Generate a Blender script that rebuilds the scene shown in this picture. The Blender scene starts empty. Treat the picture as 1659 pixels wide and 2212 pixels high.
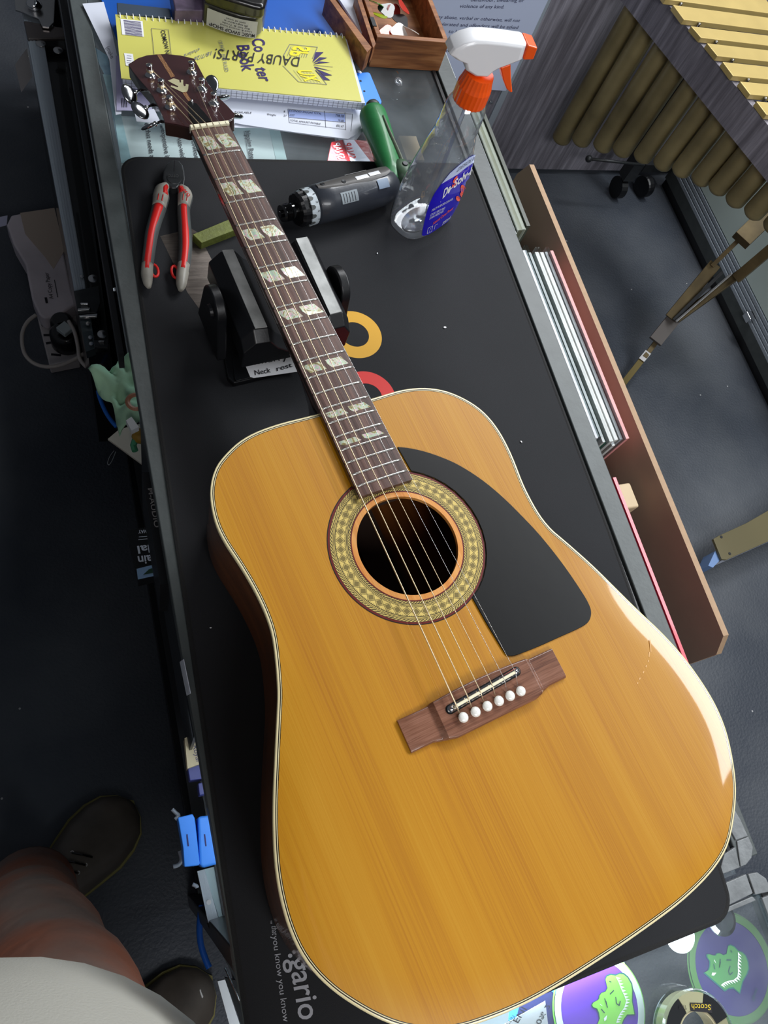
import bpy, bmesh, math, random
from mathutils import Vector, Matrix
random.seed(4)
SC = bpy.context.scene
COL = SC.collection
# ------------------------------------------------------------------ camera
F = 1665.0                                   # focal length in pixels of the 1659 x 2212 frame
W = ((0.9304677713753708, -0.13587970357414852, 0.34024466577501505),
     (-0.2525563069231, -0.9106559838276942, 0.32698775352018783),
     (0.26541484183277153, -0.3901825025233906, -0.8816533198822931))   # columns: image right, image down, forward
CAM = Vector((0, 0, 0.7421551257903873))     # z = 0 is the counter top
FLOOR = -0.92
cd = bpy.data.cameras.new('camera'); cam = bpy.data.objects.new('camera', cd); COL.objects.link(cam)
cam.matrix_world = Matrix(((W[0][0], -W[0][1], -W[0][2], 0), (W[1][0], -W[1][1], -W[1][2], 0),
                           (W[2][0], -W[2][1], -W[2][2], CAM.z), (0, 0, 0, 1)))
cd.sensor_fit = 'VERTICAL'; cd.sensor_height = 24.0; cd.lens = 24.0 * F / 2212; cd.clip_start = 0.01; cd.clip_end = 50
SC.camera = cam
# ------------------------------------------------------------------ light and exposure
SC.view_settings.view_transform = 'Standard'; SC.view_settings.look = 'None'
SC.view_settings.gamma = 1; SC.view_settings.use_curve_mapping = False
SC.view_settings.exposure = -0.32
SC.cycles.transparent_max_bounces = 16; SC.cycles.max_bounces = 8; SC.cycles.caustics_refractive = False; SC.cycles.caustics_reflective = False
wd = bpy.data.worlds.new('room_light'); SC.world = wd; wd.use_nodes = True
wd.node_tree.nodes['Background'].inputs[0].default_value = (0.80, 0.87, 1.0, 1)
wd.node_tree.nodes['Background'].inputs[1].default_value = 0.085
def area(name, loc, target, sx, sy, power, color):
    l = bpy.data.lights.new(name, 'AREA'); l.shape = 'RECTANGLE'; l.size = sx; l.size_y = sy; l.energy = power; l.color = color
    o = bpy.data.objects.new(name, l); COL.objects.link(o); o.location = loc
    d = Vector(target) - Vector(loc)
    o.rotation_euler = d.to_track_quat('-Z', 'Y').to_euler()
    return o
area('shop_window_light', (2.25, 0.75, 1.75), (0.3, 0.25, 0.1), 2.4, 0.55, 78, (0.93, 0.97, 1.0))
area('ceiling_panel_light', (1.5, 2.0, 1.75), (1.3, 1.0, -0.6), 1.4, 0.6, 52, (0.97, 0.98, 1.0))
area('rear_fill_light', (0.30, -1.60, 1.75), (1.2, 1.2, -0.6), 1.6, 0.6, 42, (0.97, 0.98, 1.0))  # added fill behind the camera, brightens the panel and tubes at right
# ------------------------------------------------------------------ geometry helpers
def ray(px, py):
    a, b = (px - 829.5) / F, (py - 1106) / F
    return Vector([W[i][0] * a + W[i][1] * b + W[i][2] for i in range(3)])
def at(px, py, z=0.0):
    d = ray(px, py); return CAM + d * ((z - CAM.z) / d.z)
def onp(px, py, p0, n):
    d = ray(px, py); p0 = Vector(p0); n = Vector(n)
    return CAM + d * ((p0 - CAM).dot(n) / d.dot(n))
def lin(c):
    return c / 12.92 if c <= 0.04045 else ((c + 0.055) / 1.055) ** 2.4
def rgb(r, g, b):
    return (lin(r / 255), lin(g / 255), lin(b / 255), 1)
def link_mesh(name, me, mats, parent=None, smooth=False, bevel=0, seg=2, angle=35):
    o = bpy.data.objects.new(name, me); COL.objects.link(o)
    for m in (mats if isinstance(mats, (list, tuple)) else [mats]): me.materials.append(m)
    if smooth:
        for p in me.polygons: p.use_smooth = True
    if bevel:
        b = o.modifiers.new('b', 'BEVEL'); b.width = bevel; b.segments = seg; b.limit_method = 'ANGLE'; b.angle_limit = math.radians(angle)
        for p in me.polygons: p.use_smooth = True
        b.harden_normals = True
    if parent: o.parent = parent
    return o
def mk(name, verts, faces, mats, parent=None, smooth=False, bevel=0, idx=None, **k):
    me = bpy.data.meshes.new(name); me.from_pydata([tuple(v) for v in verts], [], faces); me.update()
    bm = bmesh.new(); bm.from_mesh(me); bmesh.ops.recalc_face_normals(bm, faces=bm.faces); bm.to_mesh(me); bm.free()
    if idx:
        for p, i in zip(me.polygons, idx): p.material_index = i
    return link_mesh(name, me, mats, parent, smooth, bevel, **k)
class MB:
    """collects shapes of ONE part"""
    def __init__(s): s.v = []; s.f = []; s.i = []; s.m = 0
    def add(s, v, f):
        n = len(s.v); s.v += [Vector(x) for x in v]; s.f += [[a + n for a in q] for q in f]; s.i += [s.m] * len(f); return s
    def box(s, c, sz, M=None):
        hx, hy, hz = sz[0] / 2, sz[1] / 2, sz[2] / 2; c = Vector(c)
        v = [Vector((x, y, z)) for x in (-hx, hx) for y in (-hy, hy) for z in (-hz, hz)]
        v = [(M @ a if M else a) + c for a in v]
        return s.add(v, [(0, 1, 3, 2), (4, 6, 7, 5), (0, 4, 5, 1), (2, 3, 7, 6), (0, 2, 6, 4), (1, 5, 7, 3)])
    def prism(s, pts, d):
        d = Vector(d); p = [Vector(a) for a in pts]; n = len(p)
        return s.add(p + [a + d for a in p], [list(range(n)), list(range(2 * n - 1, n - 1, -1))] + [[i, (i + 1) % n, (i + 1) % n + n, i + n] for i in range(n)])
    def poly(s, pts): return s.add(pts, [list(range(len(pts)))])
    def loft(s, rings, cap=True, closed=True):
        n = len(rings[0]); v = [p for r in rings for p in r]; f = []
        for k in range(len(rings) - 1):
            for i in range(n if closed else n - 1):
                a, b = k * n + i, k * n + (i + 1) % n; f.append([a, b, b + n, a + n])
        if cap: f += [list(range(n))[::-1], [(len(rings) - 1) * n + i for i in range(n)]]
        return s.add(v, f)
    def tube(s, pts, r, n=10, cap=True):
        pts = [Vector(p) for p in pts]; rings = []; up = None
        for i, p in enumerate(pts):
            t = (pts[min(i + 1, len(pts) - 1)] - pts[max(i - 1, 0)]).normalized()
            if up is None: up = t.orthogonal().normalized()
            up = (up - t * up.dot(t)).normalized(); w = t.cross(up)
            rr = r[i] if isinstance(r, (list, tuple)) else r
            ra, rb = rr if isinstance(rr, (list, tuple)) else (rr, rr)
            rings.append([p + up * math.cos(a) * ra + w * math.sin(a) * rb for a in [2 * math.pi * j / n for j in range(n)]])
        return s.loft(rings, cap)
    def lathe(s, prof, c=(0, 0, 0), axis=(0, 0, 1), n=32, cap=False):
        ax = Vector(axis).normalized(); u = ax.orthogonal().normalized(); w = ax.cross(u); c = Vector(c)
        return s.loft([[c + ax * h + (u * math.cos(a) + w * math.sin(a)) * r for a in [2 * math.pi * j / n for j in range(n)]] for r, h in prof], cap)
    def ball(s, c, r, n=16, M=None):
        rr = r if isinstance(r, (list, tuple)) else (r, r, r); c = Vector(c); rings = []
        for k in range(1, n // 2):
            th = math.pi * k / (n // 2)
            q = [Vector((rr[0] * math.sin(th) * math.cos(a), rr[1] * math.sin(th) * math.sin(a), rr[2] * math.cos(th))) for a in [2 * math.pi * j / n for j in range(n)]]
            rings.append([(M @ x if M else x) + c for x in q])
        return s.loft(rings, True)
    def build(s, name, mats, parent=None, smooth=False, bevel=0, **k):
        return mk(name, s.v, s.f, mats, parent, smooth, bevel, idx=s.i, **k)
def tag(o, label, cat, group=None, kind=None):
    o['label'] = label; o['category'] = cat
    if group: o['group'] = group
    if kind: o['kind'] = kind
    return o
def empty(name, loc=(0, 0, 0)):
    o = bpy.data.objects.new(name, None); COL.objects.link(o); o.location = loc; o.empty_display_size = .02; return o
def keep(root):            # children were built in world coordinates
    bpy.context.view_layer.update()
    inv = root.matrix_world.inverted()
    for c in root.children: c.matrix_parent_inverse = inv
def catmull(pts, n=6, closed=False):
    P = [Vector(p) for p in pts]; out = []; m = len(P)
    rng = range(m) if closed else range(m - 1)
    for i in rng:
        p0 = P[(i - 1) % m] if closed or i > 0 else P[0]; p1 = P[i]; p2 = P[(i + 1) % m]
        p3 = P[(i + 2) % m] if closed or i + 2 < m else P[-1]
        for k in range(n):
            t = k / n
            out.append(0.5 * ((2 * p1) + (p2 - p0) * t + (2 * p0 - 5 * p1 + 4 * p2 - p3) * t * t + (3 * p1 - p0 - 3 * p2 + p3) * t ** 3))
    if not closed: out.append(P[-1])
    return out
# ------------------------------------------------------------------ materials
def nt(name):
    m = bpy.data.materials.new(name); m.use_nodes = True
    return m, m.node_tree, m.node_tree.nodes['Principled BSDF']
def setp(b, **k):
    for a, v in k.items():
        a = {'base': 'Base Color', 'rough': 'Roughness', 'metal': 'Metallic', 'coat': 'Coat Weight', 'coatr': 'Coat Roughness', 'spec': 'Specular IOR Level',
             'trans': 'Transmission Weight', 'ior': 'IOR', 'alpha': 'Alpha', 'ec': 'Emission Color', 'es': 'Emission Strength', 'sheen': 'Sheen Weight', 'sss': 'Subsurface Weight'}[a]
        b.inputs[a].default_value = v
def mat(name, c, rough=.5, bump=0, bscale=200, vary=0, vscale=8, vstretch=None, **k):
    m, t, b = nt(name); setp(b, base=c, rough=rough, **k); L = t.links.new
    tc = t.nodes.new('ShaderNodeTexCoord'); mp = t.nodes.new('ShaderNodeMapping'); L(tc.outputs['Object'], mp.inputs[0])
    if vstretch: mp.inputs['Scale'].default_value = vstretch
    if vary:
        n = t.nodes.new('ShaderNodeTexNoise'); n.inputs['Scale'].default_value = vscale; n.inputs['Detail'].default_value = 6; L(mp.outputs[0], n.inputs['Vector'])
        r = t.nodes.new('ShaderNodeValToRGB'); L(n.outputs[0], r.inputs[0])
        r.color_ramp.elements[0].position = .3; r.color_ramp.elements[1].position = .7
        r.color_ramp.elements[0].color = tuple([x * (1 - vary) for x in c[:3]] + [1]); r.color_ramp.elements[1].color = tuple([min(1, x * (1 + vary)) for x in c[:3]] + [1])
        L(r.outputs[0], b.inputs['Base Color'])
    if bump:
        n2 = t.nodes.new('ShaderNodeTexNoise'); n2.inputs['Scale'].default_value = bscale; n2.inputs['Detail'].default_value = 4; L(mp.outputs[0], n2.inputs['Vector'])
        bp = t.nodes.new('ShaderNodeBump'); bp.inputs['Strength'].default_value = bump; bp.inputs['Distance'].default_value = .002; L(n2.outputs[0], bp.inputs['Height']); L(bp.outputs[0], b.inputs['Normal'])
    return m
def math_n(t, op, a, b=None, c=None):
    n = t.nodes.new('ShaderNodeMath'); n.operation = op
    for i, x in enumerate((a, b, c)):
        if x is None: continue
        if hasattr(x, 'links'): t.links.new(x, n.inputs[i])
        else: n.inputs[i].default_value = x
    return n.outputs[0]
def ramp(t, fac, stops, interp='LINEAR'):
    r = t.nodes.new('ShaderNodeValToRGB'); t.links.new(fac, r.inputs[0]); cr = r.color_ramp; cr.interpolation = interp
    while len(cr.elements) < len(stops): cr.elements.new(0.5)
    for e, (p, c) in zip(cr.elements, sorted(stops, key=lambda s: s[0])): e.position = p; e.color = c
    return r.outputs[0]
def wood(name, c1, c2, c3, axis=(3, 90, 90), fine=(20, 1400, 300), rough=.4, coat=0, coatr=.1, bandamt=.5, fineamt=.25):
    """grain running along object X"""
    m, t, b = nt(name); L = t.links.new
    tc = t.nodes.new('ShaderNodeTexCoord')
    def noise(sc, scale=1, det=5, dist=0):
        mp = t.nodes.new('ShaderNodeMapping'); L(tc.outputs['Object'], mp.inputs[0]); mp.inputs['Scale'].default_value = sc
        n = t.nodes.new('ShaderNodeTexNoise'); n.inputs['Scale'].default_value = scale; n.inputs['Detail'].default_value = det; n.inputs['Distortion'].default_value = dist; L(mp.outputs[0], n.inputs['Vector']); return n.outputs[0]
    a = noise(axis, 1, 4, .3); f = noise(fine, 1, 3)
    v = math_n(t, 'ADD', math_n(t, 'MULTIPLY', a, bandamt * 2), math_n(t, 'MULTIPLY', f, fineamt * 2))
    v = math_n(t, 'SUBTRACT', v, bandamt + fineamt - .5)
    col = ramp(t, v, [(.25, c1), (.5, c2), (.78, c3)])
    L(col, b.inputs['Base Color']); setp(b, rough=rough, coat=coat, coatr=coatr)
    bp = t.nodes.new('ShaderNodeBump'); bp.inputs['Strength'].default_value = .12; bp.inputs['Distance'].default_value = .0006; L(f, bp.inputs['Height']); L(bp.outputs[0], b.inputs['Normal'])
    return m
def pane_glass(name, tint=(.93, .97, .98, 1), refl=1.0, rough=.02, bump=0, haze=0, hscale=6):
    m, t, b = nt(name); t.nodes.remove(b); L = t.links.new; out = t.nodes['Material Output']
    tr = t.nodes.new('ShaderNodeBsdfTransparent'); tr.inputs[0].default_value = tint
    gl = t.nodes.new('ShaderNodeBsdfGlossy'); gl.inputs['Roughness'].default_value = rough
    fr = t.nodes.new('ShaderNodeFresnel'); geo = t.nodes.new('ShaderNodeNewGeometry'); L(math_n(t, 'SUBTRACT', 1.5, math_n(t, 'MULTIPLY', geo.outputs['Backfacing'], .8333)), fr.inputs[0])
    mx = t.nodes.new('ShaderNodeMixShader'); L(math_n(t, 'MULTIPLY', fr.outputs[0], refl), mx.inputs[0]); L(tr.outputs[0], mx.inputs[1]); L(gl.outputs[0], mx.inputs[2]); L(mx.outputs[0], out.inputs[0])
    if haze:
        df = t.nodes.new('ShaderNodeBsdfDiffuse'); df.inputs[0].default_value = (.72, .78, .82, 1); m2 = t.nodes.new('ShaderNodeMixShader'); tc0 = t.nodes.new('ShaderNodeTexCoord'); n0 = t.nodes.new('ShaderNodeTexNoise'); n0.inputs['Scale'].default_value = hscale; n0.inputs['Detail'].default_value = 8; n0.inputs['Distortion'].default_value = 1.5; L(tc0.outputs['Object'], n0.inputs['Vector'])
        L(math_n(t, 'MULTIPLY', math_n(t, 'POWER', n0.outputs[0], 1.6), haze * 2.6), m2.inputs[0]); L(mx.outputs[0], m2.inputs[1]); L(df.outputs[0], m2.inputs[2]); L(m2.outputs[0], out.inputs[0])
    if bump:
        n = t.nodes.new('ShaderNodeTexNoise'); n.inputs['Scale'].default_value = 22; n.inputs['Detail'].default_value = 2; tc = t.nodes.new('ShaderNodeTexCoord'); L(tc.outputs['Object'], n.inputs['Vector'])
        bp = t.nodes.new('ShaderNodeBump'); bp.inputs['Strength'].default_value = bump; bp.inputs['Distance'].default_value = .01; L(n.outputs[0], bp.inputs['Height']); L(bp.outputs[0], gl.inputs['Normal']); L(bp.outputs[0], fr.inputs['Normal'])
    return m
M = {}
M['top'] = wood('spruce_top', rgb(166, 103, 2), rgb(188, 129, 6), rgb(198, 144, 30), axis=(1.3, 26, 26), fine=(6, 900, 200), rough=.45, coat=.75, coatr=.06, bandamt=.32, fineamt=.2)
M['edge_wood'] = wood('hole_edge_wood', rgb(190, 110, 40), rgb(222, 150, 75), rgb(235, 175, 105), rough=.35, coat=1)
M['mahogany'] = wood('mahogany', rgb(66, 34, 14), rgb(102, 56, 24), rgb(130, 76, 34), axis=(5, 40, 40), rough=.35, coat=.8)
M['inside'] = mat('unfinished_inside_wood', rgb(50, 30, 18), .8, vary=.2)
M['rosewood'] = wood('rosewood', rgb(52, 32, 26), rgb(84, 56, 48), rgb(122, 88, 76), axis=(6, 160, 160), fine=(30, 1500, 300), rough=.5, bandamt=.5, fineamt=.35)
M['bridge_wood'] = wood('bridge_rosewood', rgb(84, 50, 38), rgb(124, 82, 62), rgb(150, 106, 86), axis=(120, 9, 60), fine=(1300, 40, 300), rough=.32, coat=.5, bandamt=.4, fineamt=.35)
M['head_face'] = mat('headstock_face', rgb(62, 34, 34), .22, vary=.15, vscale=30, coat=1, coatr=.03)
M['neck_wood'] = mat('dark_neck_wood', rgb(50, 30, 22), .25, vary=.2, vscale=30, coat=1, coatr=.05)
M['cream'] = mat('cream_binding', rgb(238, 224, 176), .35, coat=.6)
M['bone'] = mat('bone', rgb(238, 232, 200), .4, coat=.4)
M['pin'] = mat('ivory_plastic', rgb(244, 243, 236), .25, coat=1)
M['black'] = mat('black_gloss', rgb(10, 9, 9), .3, coat=.5)
M['pickguard'] = mat('pickguard', rgb(6, 6, 7), .42, bump=.03, bscale=60, spec=.3)
M['chrome'] = mat('chrome', (.82, .83, .85, 1), .08, metal=1)
M['steel'] = mat('steel', (.62, .62, .62, 1), .3, metal=1)
M['fret'] = mat('nickel_silver_fret', (.80, .79, .74, 1), .25, metal=.9)
M['wound'] = mat('bronze_wound_string', (.86, .70, .46, 1), .3, metal=.8)
M['plain'] = mat('plain_steel_string', (.85, .85, .83, 1), .25, metal=.9)
M['mat'] = mat('desk_mat_cloth', rgb(35, 36, 39), .75, bump=.15, bscale=1500, vary=.06, vscale=12, spec=.25)
M['mat_edge'] = mat('desk_mat_edge', rgb(18, 18, 19), .8, bump=.3, bscale=1200)
M['frame'] = mat('grey_painted_frame', rgb(76, 82, 82), .45, vary=.12, vscale=40, bump=.1)
M['frame_dark'] = mat('black_frame', rgb(20, 21, 23), .3, vary=.2, vscale=30)
M['alu'] = mat('brushed_aluminium', rgb(178, 188, 198), .35, metal=.3, bump=.12, bscale=30, vstretch=(60, 1, 60))
M['glass'] = pane_glass('counter_glass', refl=.9, haze=.07)
M['bottle'] = pane_glass('clear_plastic', tint=(.955, .968, .99, 1), refl=2.6, rough=.06, bump=.3, haze=.13, hscale=20)
M['white'] = mat('white_plastic', rgb(244, 245, 248), .3, coat=.4)
M['orange'] = mat('orange_plastic', rgb(255, 92, 16), .35, coat=.3)
M['paper'] = mat('white_paper', rgb(214, 219, 232), .7)
M['ink'] = mat('black_ink', rgb(24, 22, 30), .6)
M['grey_ink'] = mat('grey_ink', rgb(110, 112, 124), .6)
M['navy'] = mat('navy_ink', rgb(42, 24, 92), .6)
M['red'] = mat('red_rubber', rgb(214, 34, 30), .4, vary=.05)
M['grey'] = mat('grey_rubber', rgb(74, 78, 78), .55, vary=.15, vscale=40)
M['pale_grey'] = mat('worn_pale_grey', rgb(150, 146, 136), .45, vary=.15, vscale=60)
M['dark_metal'] = mat('dark_tool_steel', rgb(58, 60, 62), .4, metal=.5, vary=.2, vscale=60)
M['blackp'] = mat('matte_black_plastic', rgb(16, 17, 20), .38, bump=.05, bscale=400)
M['blue'] = mat('blue_plastic', rgb(0, 84, 178), .45)
M['sky_blue'] = mat('bright_blue_card', rgb(62, 142, 246), .5)
def mop(name):
    m, t, b = nt(name); L = t.links.new; tc = t.nodes.new('ShaderNodeTexCoord')
    n = t.nodes.new('ShaderNodeTexNoise'); n.inputs['Scale'].default_value = 60; n.inputs['Detail'].default_value = 2; n.inputs['Distortion'].default_value = 3.5; L(tc.outputs['Object'], n.inputs['Vector'])
    c = ramp(t, n.outputs[0], [(.30, rgb(118, 106, 66)), (.40, rgb(156, 146, 100)), (.47, rgb(206, 206, 182)), (.53, rgb(150, 200, 168)), (.58, rgb(220, 168, 190)), (.64, rgb(206, 204, 180)), (.74, rgb(136, 122, 76))])
    L(c, b.inputs['Base Color']); setp(b, rough=.3, metal=.1, coat=.6); return m
M['pearl'] = mop('abalone_pearl')
def floor_mat():
    m, t, b = nt('dark_grey_floor'); L = t.links.new; tc = t.nodes.new('ShaderNodeTexCoord')
    n = t.nodes.new('ShaderNodeTexNoise'); n.inputs['Scale'].default_value = 3.0; n.inputs['Detail'].default_value = 5; L(tc.outputs['Object'], n.inputs['Vector'])
    c = ramp(t, n.outputs[0], [(.35, rgb(52, 58, 68)), (.65, rgb(80, 84, 90))])
    v = t.nodes.new('ShaderNodeTexVoronoi'); v.inputs['Scale'].default_value = 14; L(tc.outputs['Object'], v.inputs['Vector'])
    sp = math_n(t, 'LESS_THAN', v.outputs['Distance'], .035)
    mx = t.nodes.new('ShaderNodeMix'); mx.data_type = 'RGBA'; L(sp, mx.inputs[0]); L(c, mx.inputs[6]); mx.inputs[7].default_value = rgb(170, 170, 170)
    L(mx.outputs[2], b.inputs['Base Color']); setp(b, rough=.55)
    n2 = t.nodes.new('ShaderNodeTexNoise'); n2.inputs['Scale'].default_value = 160; L(tc.outputs['Object'], n2.inputs['Vector'])
    bp = t.nodes.new('ShaderNodeBump'); bp.inputs['Strength'].default_value = .35; bp.inputs['Distance'].default_value = .004; L(n2.outputs[0], bp.inputs['Height']); L(bp.outputs[0], b.inputs['Normal'])
    return m
M['floor'] = floor_mat()
def laminate():
    m, t, b = nt('grey_woodgrain_laminate'); L = t.links.new; tc = t.nodes.new('ShaderNodeTexCoord')
    mp = t.nodes.new('ShaderNodeMapping'); L(tc.outputs['Object'], mp.inputs[0]); mp.inputs['Scale'].default_value = (34, 34, 1.6)
    n = t.nodes.new('ShaderNodeTexNoise'); n.inputs['Scale'].default_value = 1.6; n.inputs['Detail'].default_value = 8; n.inputs['Roughness'].default_value = .7; L(mp.outputs[0], n.inputs['Vector'])
    c = ramp(t, n.outputs[0], [(.3, rgb(88, 85, 92)), (.5, rgb(130, 127, 136)), (.72, rgb(178, 175, 186))])
    L(c, b.inputs['Base Color']); setp(b, rough=.4); return m
M['laminate'] = laminate()
# ------------------------------------------------------------------ printed writing
class Print:
    def __init__(s): s.v = []; s.f = []
    def add(s, verts, faces):
        n = len(s.v); s.v += verts; s.f += [[a + n for a in q] for q in faces]
    def text(s, body, A, B, C, shear=0.0, bold=0.0):
        """A baseline start, B baseline end, C cap height point above A (world points)"""
        cu = bpy.data.curves.new('t', 'FONT'); cu.body = body; cu.resolution_u = 3; cu.offset = bold; cu.shear = shear
        ob = bpy.data.objects.new('t', cu); COL.objects.link(ob); bpy.context.view_layer.update()
        me = bpy.data.meshes.new_from_object(ob)
        A, B, C = Vector(A), Vector(B), Vector(C)
        if len(me.vertices):
            w = max(v.co.x for v in me.vertices)
            vs = [A + (B - A) * (v.co.x / w) + (C - A) * (v.co.y / .69) for v in me.vertices]
            s.add(vs, [list(p.vertices) for p in me.polygons])
        bpy.data.objects.remove(ob); bpy.data.curves.remove(cu); bpy.data.meshes.remove(me); return s
    def poly(s, pts): s.add([Vector(p) for p in pts], [list(range(len(pts)))]); return s
    def line(s, a, b, w, n=(0, 0, 1)):
        a, b = Vector(a), Vector(b); d = (b - a).cross(Vector(n)).normalized() * w / 2
        return s.poly([a - d, b - d, b + d, a + d])
    def build(s, m, parent, name='printed_lettering', lift=(0, 0, .0003)):
        L = Vector(lift); return mk(name, [v + L for v in s.v], s.f, m, parent)
def H(z): return lambda x, y: at(x, y, z)
# ================================================================== SETTING
fl = mk('floor', [(-3, -3, FLOOR), (4.5, -3, FLOOR), (4.5, 5, FLOOR), (-3, 5, FLOOR)], [(0, 1, 2, 3)], M['floor']); fl['kind'] = 'structure'
# ================================================================== GUITAR
GM = Matrix(((0.17828436171229933, 0.9837838524393424, -0.019596378416985527, 0.1654212333527812),
             (-0.9838987741004864, 0.17848878739645024, 0.009217108874931601, 0.6985255885666989),
             (0.012565376698368408, 0.017637586328698496, 0.9997654859287012, 0.11986140551246682), (0, 0, 0, 1)))
GI = GM.inverted()          # guitar space: x nut to saddle, y towards the treble side, z up, 0 = fingerboard face
guitar = empty('acoustic_guitar'); guitar.matrix_world = GM
tag(guitar, 'amber topped dreadnought acoustic guitar with black pickguard lying on the black mat', 'guitar')
def gp(px, py, z=-.007):
    o = GI @ CAM; d = GI.to_3x3() @ ray(px, py); return o + d * ((z - o.z) / d.z)
SCALE = .6477
fx = lambda n: SCALE * (1 - 2 ** (-n / 12))
bw = lambda x: (.0425 + (.0514 - .0425) * x / fx(12)) / 2
TOPZ = -.0068
Lp = [(.3595, -.0300), (.3589, -.0500), (.3586, -.0675), (.3601, -.0891), (.3646, -.1073), (.3723, -.1224), (.3806, -.1345), (.3909, -.1432), (.4039, -.15), (.4195, -.1542), (.4357, -.1561), (.4527, -.1549), (.4692, -.1517), (.4865, -.1489), (.5032, -.147), (.5203, -.1462), (.5393, -.1473), (.5584, -.152), (.5751, -.1571), (.5883, -.1617), (.6010, -.1675), (.6303, -.1812), (.66, -.1948), (.6794, -.2027), (.6987, -.2095), (.7135, -.2134), (.7285, -.2161), (.7447, -.2175), (.762, -.2167), (.7785, -.2127), (.7945, -.2056), (.8096, -.1961), (.8290, -.1810), (.8460, -.1620), (.8600, -.1360)]
Rp = [(.8680, -.1025), (.8722, -.0746), (.8742, -.0447), (.8751, -.0129), (.8754, .0204), (.8748, .0546), (.8735, .0817), (.8691, .1138), (.8617, .1386), (.8512, .1560), (.8293, .1787), (.8105, .1912), (.7886, .2015), (.7713, .2068), (.7523, .2093), (.7317, .2086), (.7083, .2055), (.6869, .2000), (.6678, .1935), (.6478, .1850), (.6175, .1733), (.5924, .1635), (.5677, .1521), (.5510, .1440), (.5431, .1407), (.5257, .1371), (.4946, .1373), (.4642, .1419), (.4343, .1431), (.4099, .1385), (.3911, .1279), (.3744, .1112), (.3642, .0913), (.3594, .069), (.3590, .0500), (.3595, .0300)]
raw = catmull([Vector((x, y, 0)) for x, y in Lp + Rp], 8, True)
for _ in range(10): raw = [(raw[i - 1] + raw[i] * 2 + raw[(i + 1) % len(raw)]) / 4 for i in range(len(raw))]
def resample(P, n):
    P = P + [P[0]]; d = [0]
    for a, b in zip(P, P[1:]): d.append(d[-1] + (b - a).length)
    out = []; k = 0
    for i in range(n):
        s = d[-1] * i / n
        while d[k + 1] < s: k += 1
        out.append(P[k].lerp(P[k + 1], (s - d[k]) / (d[k + 1] - d[k])))
    return out
OUT = resample(raw, 260)
NO = len(OUT)
def inset(dist):
    r = []
    for i in range(NO):
        t = (OUT[(i + 2) % NO] - OUT[i - 2]).normalized(); n = Vector((t.y, -t.x, 0))   # inward normal tested below
        r.append(n)
    if (OUT[0] + r[0] * .01 - Vector((.62, 0, 0))).length > (OUT[0] - Vector((.62, 0, 0))).length: r = [-n for n in r]
    return [OUT[i] + r[i] * dist for i in range(NO)]
def topz(d, p):                 # gently domed top whose rim rolls down over the last centimetres
    q = max(0.0, 1 - d / .034)
    roll = -.0030 * q * q * min(1.0, max(0.0, (p.x - .56) / .1))
    return TOPZ + roll
def ringz(d, dz=0): return [Vector((p.x, p.y, topz(d, p) + dz)) for p in inset(d)]
HC = Vector((.5100, -.0020, 0)); HR = .0478
def holering(r, z=TOPZ): 
    rr = []
    for p in OUT:
        a = (p - HC).normalized(); rr.append(Vector((HC.x + a.x * r, HC.y + a.y * r, z)))
    return rr
# soundboard
mb = MB(); ds = [.0037, .007, .011, .014, .017, .020, .023, .026, .029, .033]
rings = [ringz(d) for d in ds]; last = rings[-1]; hole = holering(HR)
for k in (.25, .5, .75): rings.append([a.lerp(b, k) for a, b in zip(last, hole)])
rings.append(hole)
mb.loft(rings, cap=False)
mb.build('soundboard', M['top'], guitar, smooth=True)
# binding rings
for a, b, m, z in ((0, .0018, 'cream', .0), (.0018, .0026, 'black', 0), (.0026, .0032, 'cream', 0), (.0032, .0038, 'black', 0)):
    mb = MB(); mb.m = 0
    rr = [ringz(a), ringz(b)]
    if a == 0: rr = [[v - Vector((0, 0, .0048)) for v in ringz(0)], [v - Vector((0, 0, .0004)) for v in ringz(0)], ringz(.0005), ringz(b)]
    mb.loft(rr, cap=False); mb.build('binding' if a == 0 else 'purfling', M[m], guitar, smooth=(a == 0))
# sides and back
def depth(x): return .094 + .020 * max(0, min(1, (x - .36) / .5))
side = [[v - Vector((0, 0, .0048)) for v in ringz(.0002)], [Vector((p.x, p.y, TOPZ - .0075)) for p in inset(.0002)], [Vector((p.x, p.y, TOPZ - depth(p.x) * .5)) for p in inset(.0006)],
        [Vector((p.x, p.y, TOPZ - depth(p.x) + .003)) for p in inset(.0006)]]
mb = MB(); mb.loft(side[:2], cap=False); mb.build('lower_purfling', M['black'], guitar, smooth=True)
mb = MB(); mb.loft(side[1:], cap=False); mb.build('side', M['mahogany'], guitar, smooth=True)
mb = MB(); br = side[-1]; cb = Vector((.64, 0, TOPZ - depth(.64) - .002))
mb.loft([br, [Vector((p.x, p.y, TOPZ - depth(p.x))) for p in inset(.003)], [a.lerp(cb, .3) - Vector((0, 0, .001)) for a in br]], cap=False)
mb.poly([a.lerp(cb, .3) - Vector((0, 0, .001)) for a in br]); mb.build('back', M['mahogany'], guitar, smooth=False)
mb = MB()
for xx in (.455, .575): mb.box((xx, 0, TOPZ - .012), (.012, .25, .010))
mb.box((.51, 0, TOPZ - .088), (.20, .03, .004)); mb.build('inner_brace', M['inside'], guitar)
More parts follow.
